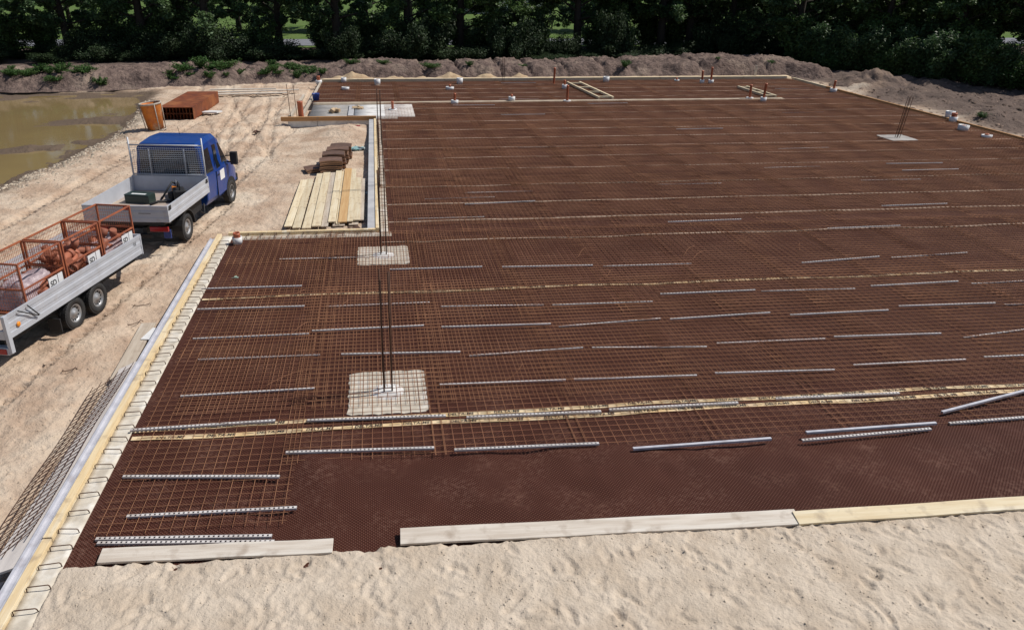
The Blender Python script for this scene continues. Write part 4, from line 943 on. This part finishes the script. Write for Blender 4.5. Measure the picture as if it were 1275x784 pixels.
ang = math.atan2(.55, 1.32)*0
for L2, z in ((0, .02), (1, .30)):
    for k in range(10):
        x = k*.15; b = MB()
        b.span((x, 0, z), (x+.012, 4.9, z+.26)); b.span((x+.0125, 0, z), (x+.09, 4.9, z+.012)); b.span((x+.0125, 0, z+.248), (x+.142, 4.9, z+.26))
        b.build('steel_form', M['ruststack'], rs)
MB().span((1.51, -.02, .02), (1.525, 4.92, .565)).build('side_plate', M['ruststack'], rs)
MB().span((-.01, -.03, .563), (1.53, 4.93, .578)).build('top_plate', M['ruststack'], rs)
rs.rotation_euler = (0, 0, R(-3)); tag(rs, 'long rusty stack of steel forms beside the pond', 'steel stack')
for k, (x, y, l, a, w_) in enumerate(((-7.0, 44.2, 4.2, .09, .3), (-6.6, 44.8, 4.6, .16, .25), (-7.4, 45.2, 3.6, .05, .25))):
    o = MB().box((0, 0, 0), (l, w_, .04)).build('plank', M['grey_wood'], None, .004); o.location = (x, y, GZ+.14+.05*k); o.rotation_euler = (0, 0, a)
    tag(o, ['front grey board lying right of the rusty steel stack', 'middle grey board lying right of the rusty steel stack', 'rear grey board lying right of the rusty steel stack'][k], 'plank', 'boards right of the steel stack')
fthing('white_slab_piece', MB().prism([(-.45, -.15), (.3, -.25), (.5, .12), (0, .28), (-.3, .15)], 0, .07, 'z'), M['white'], 'broken white slab piece beside the rusty steel stack', 'slab piece', loc=(-7.95, 38.7, GZ+.05), bevel=.01)
fthing('timber_peg', MB().box((0, 0, .4), (.16, .05, .9)), M['grey_wood'], 'upright timber peg behind the far right corner of the slab', 'peg', loc=(24.3, 48.75, -.1), bevel=.004)

# sand heaps along the far edge and the spoil heap at right
def heap(x, y, rx, ry, h, m, label, group, seed, name='sand_heap', res=.09, rough=.5):
    xs_ = np.arange(-rx, rx+res, res); ys_ = np.arange(-ry, ry+res, res)
    def zf(X, Y):
        r = np.hypot(X/rx, Y/ry); return -.05+h*np.clip(1-r, 0, 1)**.85*(1+rough*fbm(X*1.8+seed, Y*1.8, 4, seed))-.12*sst(.85, 1.05, r)+.05*fbm(X*5, Y*5, 2, seed)*(1-sst(.7, 1, r))
    o = link(name, grid(name, xs_, ys_, zf), m); o.location = (x, y, -.08); tag(o, label, 'heap', group)
for k, (x, rx, h) in enumerate(((-1.4, 1.9, .55), (1.2, 1.0, .40), (4.6, 1.3, .5), (6.9, 1.0, .5), (9.0, .9, .5), (2.9, 1.0, .3), (12.6, 1.0, .3), (16.3, 1.5, .22), (21.5, 1.6, .25))):
    heap(x, 49.1, rx, .85, h, M['heap'], 'low sand heap at the foot of the bank', 'sand heaps behind the far edge', 80+k)
heap(30.2, 45.2, 2.9, 2.2, 1.0, M['dirt_right'], 'grey brown spoil heap beyond the right corner of the slab', None, 97, 'spoil_heap')
heap(35.2, 38.5, 3.2, 1.6, .45, M['dirt_right'], 'low dark heap of rubble on the right side of the site', None, 98, 'rubble_heap')
heap(31.0, 31.0, 2.6, 1.5, .40, M['dirt_right'], 'low earth heap beside the white drums at right', None, 99, 'earth_heap')

# stones along the pond edge
def stones():
    V = []; F = []; 
    base = [(-1,-.8,0),(.9,-1,0),(1,.9,0),(-.8,1,0),(-.6,-.5,.8),(.6,-.6,.9),(.5,.6,.7),(-.6,.5,.85)]
    fc = [(4,5,6,7),(0,1,5,4),(1,2,6,5),(2,3,7,6),(3,0,4,7)]
    for k in range(2600):
        j = random.randrange(2, 8); t = random.random(); A, B = SHORE[j], SHORE[j+1]
        x, y = A+(B-A)*t; x += abs(random.gauss(0, .55))+.05-.25*random.random(); y += random.uniform(-.3, .3)
        s = random.choice((.015, .02, .025, .035, .06))*random.uniform(.7, 1.2); a = random.random()*6; n = len(V)
        z = float(ground_z(np.array([x]), np.array([y]))[0]) if k < 0 else None
        V += [(x, y, s, a)]; F.append(base)
    P = np.array(V); z = ground_z(P[:, 0], P[:, 1]); vv = []; ff = []
    for (x, y, s, a), zz in zip(V, z):
        n = len(vv); c, q = math.cos(a), math.sin(a)
        for bx_, by_, bz_ in base: bx2 = bx_*random.uniform(.8, 1.2); vv.append((x+s*(bx2*c-by_*q*.7), y+s*(bx2*q+by_*c*.7), zz-.01+s*bz_*.8))
        ff += [tuple(i_+n for i_ in f) for f in fc]
    tag(link('shore_gravel', npmesh('gravel', vv, ff), M['stone']), 'pale gravel and stones along the pond edge', 'gravel', kind='stuff')
stones()
def clods():
    base = [(-1,-.8,0),(.9,-1,0),(1,.9,0),(-.8,1,0),(-.6,-.5,.8),(.6,-.6,.9),(.5,.6,.7),(-.6,.5,.85)]; fc = [(4,5,6,7),(0,1,5,4),(1,2,6,5),(2,3,7,6),(3,0,4,7)]
    n = 9000; x = rng.uniform(-13, -3.9, n); y = 8+36*rng.random(n)**1.3; ok = ~((x > -4.9) & (y < 19.3)) & (shore_dist(x, y) < -.2); x, y = x[ok], y[ok]
    z = ground_z(x, y); vv = []; ff = []
    for X, Y, Z in zip(x, y, z):
        s = random.choice((.012, .016, .02, .03))*random.uniform(.7, 1.3)*(2.2 if X > 20 else 1); m = len(vv)
        for a, b, c in base: vv.append((X+s*a*random.uniform(.7, 1.2), Y+s*b*random.uniform(.7, 1.2), Z-.004+s*c*.7))
        ff += [tuple(i_+m for i_ in f) for f in fc]
    tag(link('sand_clods', npmesh('clods', vv, ff), M['site']), 'small sand clods strewn over the site', 'clods', kind='stuff')
clods()
def rubble():
    base = [(-1,-.8,0),(.9,-1,0),(1,.9,0),(-.8,1,0),(-.6,-.5,.8),(.6,-.6,.9),(.5,.6,.7),(-.6,.5,.85)]; fc = [(4,5,6,7),(0,1,5,4),(1,2,6,5),(2,3,7,6),(3,0,4,7)]
    x = rng.uniform(26.9, 42, 3500); y = rng.uniform(22, 47, 3500); z = ground_z(x, y); vv = []; ff = []
    for X, Y, Z in zip(x, y, z):
        s = random.choice((.02, .03, .04, .07))*random.uniform(.7, 1.5); m = len(vv)
        for a, b, c in base: vv.append((X+s*a*random.uniform(.7, 1.2), Y+s*b*random.uniform(.7, 1.2), Z-.01+s*c*.7))
        ff += [tuple(i_+m for i_ in f) for f in fc]
    tag(link('soil_rubble', npmesh('rubble', vv, ff), mat('rubble_soil', (.20, .145, .115), (.13, .095, .08), .95, scale=2, island=.5, spec=.1)), 'brown soil clods strewn over the right side', 'clods', kind='stuff')
rubble()

# ---------------------------------------------------------------- vegetation
def leaves(C, S, size, n, seed, flat=.6):
    """n leaf quads gathered round clump centres C with spreads S"""
    g = np.random.default_rng(seed); k = g.integers(0, len(C), n); d = g.normal(size=(n, 3)); d /= np.linalg.norm(d, axis=1)[:, None]
    P = C[k]+d*S[k][:, None]*(g.random(n)**.45)[:, None]*np.array([1, 1, .75])
    nr = g.normal(size=(n, 3)); nr[:, 2] = np.abs(nr[:, 2])+flat; nr += d*.6; nr /= np.linalg.norm(nr, axis=1)[:, None]
    t = np.cross(nr, g.normal(size=(n, 3))); t /= np.linalg.norm(t, axis=1)[:, None]; b = np.cross(nr, t)
    s = size*g.uniform(.6, 1.3, n)[:, None]
    V = np.stack([P-t*s, P-b*s*.55+t*s*.1, P+t*s, P+b*s*.55+t*s*.1], 1).reshape(-1, 3)
    return npmesh('leaves', V, np.arange(4*n).reshape(-1, 4))
def tree(seed, h, rad, low, n, m, size=.15):
    g = random.Random(seed); root = empty('tree'); b = MB(); C = []; S = []
    top = Vector((g.uniform(-.4, .4), g.uniform(-.4, .4), h*.8)); r0 = .17+h*.010
    tr = [Vector((0, 0, -.2)), Vector((top.x*.2+g.uniform(-.1, .1), top.y*.2, h*.2)), Vector((top.x*.5, top.y*.5+g.uniform(-.2, .2), h*.5)), top]
    b.tube(tr, [r0*1.25, r0, r0*.6, .04], 8)
    nb = 26
    for k in range(nb):
        t = low/h+(.85-low/h)*(k/nb); p = tr[1].lerp(tr[3], max(0, (t-.2)/.6)) if t > .2 else tr[0].lerp(tr[1], t/.2)
        a = k*2.4+g.uniform(-.4, .4); rr = rad*(1-.55*max(0, (t-.45)/.4))*g.uniform(.6, 1.05)
        e = p+Vector((math.cos(a)*rr, math.sin(a)*rr, rr*g.uniform(-.18, .5))); mid = p.lerp(e, .5)+Vector((0, 0, rr*.14))
        b.tube([p, mid, e], [r0*.34*(1-t*.6), r0*.2*(1-t*.5), .015], 5, False)
        for q in (.4, .65, .85, 1.0):
            c = p.lerp(mid, q*2) if q < .5 else mid.lerp(e, (q-.5)*2)
            for _ in range(2):
                C.append((c.x+g.uniform(-.5, .5), c.y+g.uniform(-.5, .5), c.z+g.uniform(-.35, .4))); S.append(g.uniform(.22, .62))
    b.build('trunk', M['bark'], root)
    link('crown', leaves(np.array(C), np.array(S), size, n, seed), m, root)
    return root
TREES = [tree(3, 10, 3.5, 1.4, 30000, M['leaf'], .11), tree(8, 11, 3.7, 1.8, 30000, M['leaf2'], .11), tree(14, 9, 3.2, 1.0, 28000, M['leaf'], .11), tree(21, 12, 3.8, 2.2, 30000, M['leaf2'], .11)]
used = [False]*4
def put_tree(v, x, y, s, rz, label, group):
    o = TREES[v] if not used[v] else copy_tree(TREES[v]); used[v] = True
    o.location = (x, y, 0); o.scale = (s, s, s); o.rotation_euler = (0, 0, rz); tag(o, label, 'tree', group)
g = random.Random(5)
x = -36
while x < 32:
    v = g.choice((0, 1, 2, 3)); put_tree(v, x, g.uniform(62.5, 65.0), g.uniform(.9, 1.15), g.random()*6, 'leafy tree in the dark row behind the spoil bank', 'trees behind the bank')
    x += g.uniform(3.8, 5.4) if x < 14 else g.uniform(2.7, 3.6)
x = 20
while x < 46:
    if True: put_tree(g.choice((0, 1, 2, 3)), x, g.uniform(67.0, 69.0), g.uniform(.9, 1.15), g.random()*6, 'leafy tree in the second row, nearer the road', 'second row of trees')
    x += g.uniform(5.5, 8.5) if x < 3 else g.uniform(3.6, 5.2)
for (x, y, v, s) in ((31, 57, 1, .95), (34, 61, 3, 1.05), (38, 57, 0, 1.1), (35.5, 53.5, 2, 1.0), (40, 51, 1, 1.1), (41.5, 46.5, 3, 1.0), (38.2, 49.0, 2, .85), (44, 41.5, 0, 1.05), (44.5, 54, 1, 1.2), (47.5, 48, 3, 1.1), (46, 60, 0, 1.2), (41, 63.5, 2, 1.2), (43.5, 36.5, 1, 1.0), (46, 32.5, 2, 1.0), (51, 56, 0, 1.2), (50, 42, 1, 1.1), (49, 37, 3, 1.1), (54, 50, 2, 1.2), (52, 64, 1, 1.2), (57, 58, 3, 1.2), (47.5, 28, 0, 1.0)):
    put_tree(v, x, y, s, g.random()*6, 'dark leafy tree in the grove at the right of the site', 'trees of the right grove')
x = -60
while x < 80:
    if not (17 < x < 22): put_tree(g.choice((0, 2, 1)), x, g.uniform(82, 92), g.uniform(.8, 1.1), g.random()*6, 'tree beyond the road, glimpsed through the front rows', 'trees beyond the road')
    x += g.uniform(3.6, 5.5)
def shrub(seed, rad, h, n, m, size, name='shrub', flat=.5, stems=12, spread=(.28, .42)):
    g_ = random.Random(seed); root = empty(name); b = MB(); C = []; S = []
    for k in range(stems):
        a = k*2.4+g_.uniform(-.3, .3); rr = rad*g_.uniform(.2, 1); e = Vector((rr*math.cos(a), rr*math.sin(a), h*g_.uniform(.4, 1)))
        b.tube([(e.x*.1, e.y*.1, -.1), (e.x*.45, e.y*.45, e.z*.5), tuple(e)], [.03*h/2, .02*h/2, .006], 4, False)
        for q in (.3, .6, .8, 1): C.append((e.x*q, e.y*q, e.z*q*.95+.05)); S.append(rad*g_.uniform(*spread))
    b.build('stem', M['bark'], root); link('foliage', leaves(np.array(C), np.array(S), size, n, seed, flat), m, root)
    return root
SH = [shrub(31, 1.6, 2.4, 11000, M['leaf2'], .07), shrub(37, 1.8, 1.9, 11000, M['leaf'], .07), shrub(41, 1.5, 2.9, 9000, M['leaf'], .09)]
SL = [shrub(63, 1.7, 1.5, 9000, M['leaf_shaded'], .07, 'undergrowth_shrub'), shrub(67, 2.1, 1.2, 9000, M['leaf_shaded'], .07, 'undergrowth_shrub')]
ush = [False]*3; usl = [False]*2
def put_shrub(x, y, s, label, group):
    v = g.randrange(3); o = SH[v] if not ush[v] else copy_tree(SH[v]); ush[v] = True
    o.location = (x, y, 0); o.scale = (s, s, s); o.rotation_euler = (0, 0, g.random()*6); tag(o, label, 'shrub', group)
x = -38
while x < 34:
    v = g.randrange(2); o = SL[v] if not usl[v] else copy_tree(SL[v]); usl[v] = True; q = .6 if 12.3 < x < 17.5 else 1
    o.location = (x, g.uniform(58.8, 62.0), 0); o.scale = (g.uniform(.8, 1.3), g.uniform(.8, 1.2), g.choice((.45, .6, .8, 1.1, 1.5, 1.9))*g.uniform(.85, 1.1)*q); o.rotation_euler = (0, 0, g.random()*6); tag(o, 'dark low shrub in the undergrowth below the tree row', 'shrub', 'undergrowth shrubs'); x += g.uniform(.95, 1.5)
x = -42
while x < 19:
    if not (13.2 < x < 17.6) and g.random() < .85: put_shrub(x, g.uniform(62.5, 66.5), g.uniform(1.0, 1.75), 'tall leafy bush standing between the trunks behind the bank', 'tall bushes between the trunks')
    x += g.uniform(1.6, 2.6)
x = 19
while x < 50:
    if True: put_shrub(x, g.uniform(65.5, 67.0), g.uniform(.95, 1.25)*(.55 if x < 3 else 1), 'shrub filling the gap between the two tree rows', 'shrubs between the tree rows')
    x += g.uniform(1.9, 2.7)
for k in range(26):
    t = k/25; put_shrub(31.0+13.5*t**1.1+g.uniform(-.5, .5), 55.5-20*t+g.uniform(-.8, .8), g.uniform(.85, 1.2), 'dark shrub along the foot of the right grove', 'shrubs at the right grove')
WD = [shrub(51, .5, .55, 1500, M['weed'], .045, 'weed_clump', .3, 16, (.16, .34)), shrub(57, .85, .40, 1700, M['weed'], .045, 'weed_clump', .3, 18, (.12, .28))]
uw = [False]*2
def weed(x, t, s):
    v = g.randrange(2); o = WD[v] if not uw[v] else copy_tree(WD[v]); uw[v] = True
    o.location = (x, bank_pos(x, t), bank_height(x, t)-.05); o.scale = (s*g.uniform(.7, 1.1), s*.8, s*.75); o.rotation_euler = (0, 0, g.random()*6); tag(o, 'green weed clump on the slope of the spoil bank', 'weeds', 'weed clumps on the bank')
for k in range(46): weed(g.choice((g.uniform(-24, -14), g.uniform(-13, -3), g.uniform(-13, -3))), g.choice((.1, .14, .18, .25, .35)), g.uniform(.45, 1.1))
for (x, t, s) in ((-10.5, .2, 1.5), (-9.2, .22, 1.4), (-11.6, .2, 1.3), (-8.2, .25, 1.2), (-17, .2, 1.3), (-20, .2, 1.2), (-4.2, .2, 1.2), (-1.5, .25, 1.0), (.5, .2, .8), (3.5, .15, .9), (6.0, .15, .7), (16.2, .13, 1.0), (9.5, .2, .5), (22.5, .15, .5), (26.2, .15, .6), (-6.3, .14, 1.0), (-15.8, .05, 1.2)): weed(x, t, s)
o = copy_tree(WD[0]); o.location = (28.3, 33.6, 0); o.scale = (.7, .7, .5); tag(o, 'single green weed clump beside the white drums at right', 'weeds', 'weeds at right')

# ---------------------------------------------------------------- house beyond the road
hs = empty('house', (20, 118, 0), R(8))
MB().span((-5, 0, 0), (5, 8, 5.2)).build('wall', M['house'], hs)
MB().prism([(-5.5, 5.2), (5.5, 5.2), (0, 9)], -.4, 8.4, 'y').build('roof', M['roof'], hs)
for x in (-3.2, 0, 3.2):
    for z in (1.0, 3.4):
        f = MB().span((x-.65, -.06, z), (x+.65, .0-.002, z+1.3)).build('window', M['white'], hs); MB().span((x-.55, -.075, z+.1), (x+.55, -.061, z+1.2)).build('pane', M['glass'], f)
tag(hs, 'pale house beyond the road seen between the trees', 'house')

# ---------------------------------------------------------------- tell look-alikes apart by their place
def nth(n): return '%d%s' % (n, 'th' if 10 < n % 100 < 14 else {1: 'st', 2: 'nd', 3: 'rd'}.get(n % 10, 'th'))
bpy.context.view_layer.update()
shared = {}
for o in col.objects:
    if o.parent is None and 'label' in o: shared.setdefault(o['label'], []).append(o)
ROWS = {'reinforcing_mat': 1.2, 'spacer_strip': .5, 'dimple_membrane': .1, 'curved_plate': .35}
for lab, obs in shared.items():
    if len(obs) < 2 or obs[0]['category'] in ('pipe fitting', 'wire', 'batten'): continue
    base = obs[0].name.split('.')[0]
    if base in ROWS:
        parts = {}
        for o in obs: parts.setdefault(o.get('group'), []).append(o)
        for gname, L_ in parts.items():
            L_.sort(key=lambda o: o.location.y); rows_ = []; last = None
            for o in L_:
                if last is None or o.location.y-last > ROWS[base]: rows_.append([])
                rows_[-1].append(o); last = o.location.y
            for r_, R_ in enumerate(rows_):
                R_.sort(key=(lambda o: o.location.x) if base != 'curved_plate' else (lambda o: o.location.z))
                for c_, o in enumerate(R_):
                    if base == 'dimple_membrane': o['label'] = lab+', %s sheet from the front' % nth(r_+3)
                    elif base == 'curved_plate': o['label'] = 'dark brown curved plate, %s stack from the front, %s from the bottom' % (nth(r_+1), nth(c_+1))
                    elif base == 'reinforcing_mat': o['label'] = 'rusty %s layer mesh mat, %s row from the front, %s from the left' % ('upper' if 'upper' in gname else 'lower', nth(r_+1), nth(c_+1))
                    else: o['label'] = 'pale slotted spacer strip, %s row from the front, %s from the left' % (nth(r_+1), nth(c_+1))
    else:
        ver = base == 'rebar_stirrup' or (base == 'form_board' and 'right edge' in lab)
        obs.sort(key=lambda o: o.location.y if ver else o.location.x+o.location.y*.001)
        if base == 'form_board' and not any(o.location.length for o in obs): obs.sort(key=lambda o: (sum(v.co.y if ver else v.co.x for v in o.data.vertices))/len(o.data.vertices))
        for k, o in enumerate(obs): o['label'] = lab+', %s from the %s' % (nth(k+1), 'front' if ver else 'left')
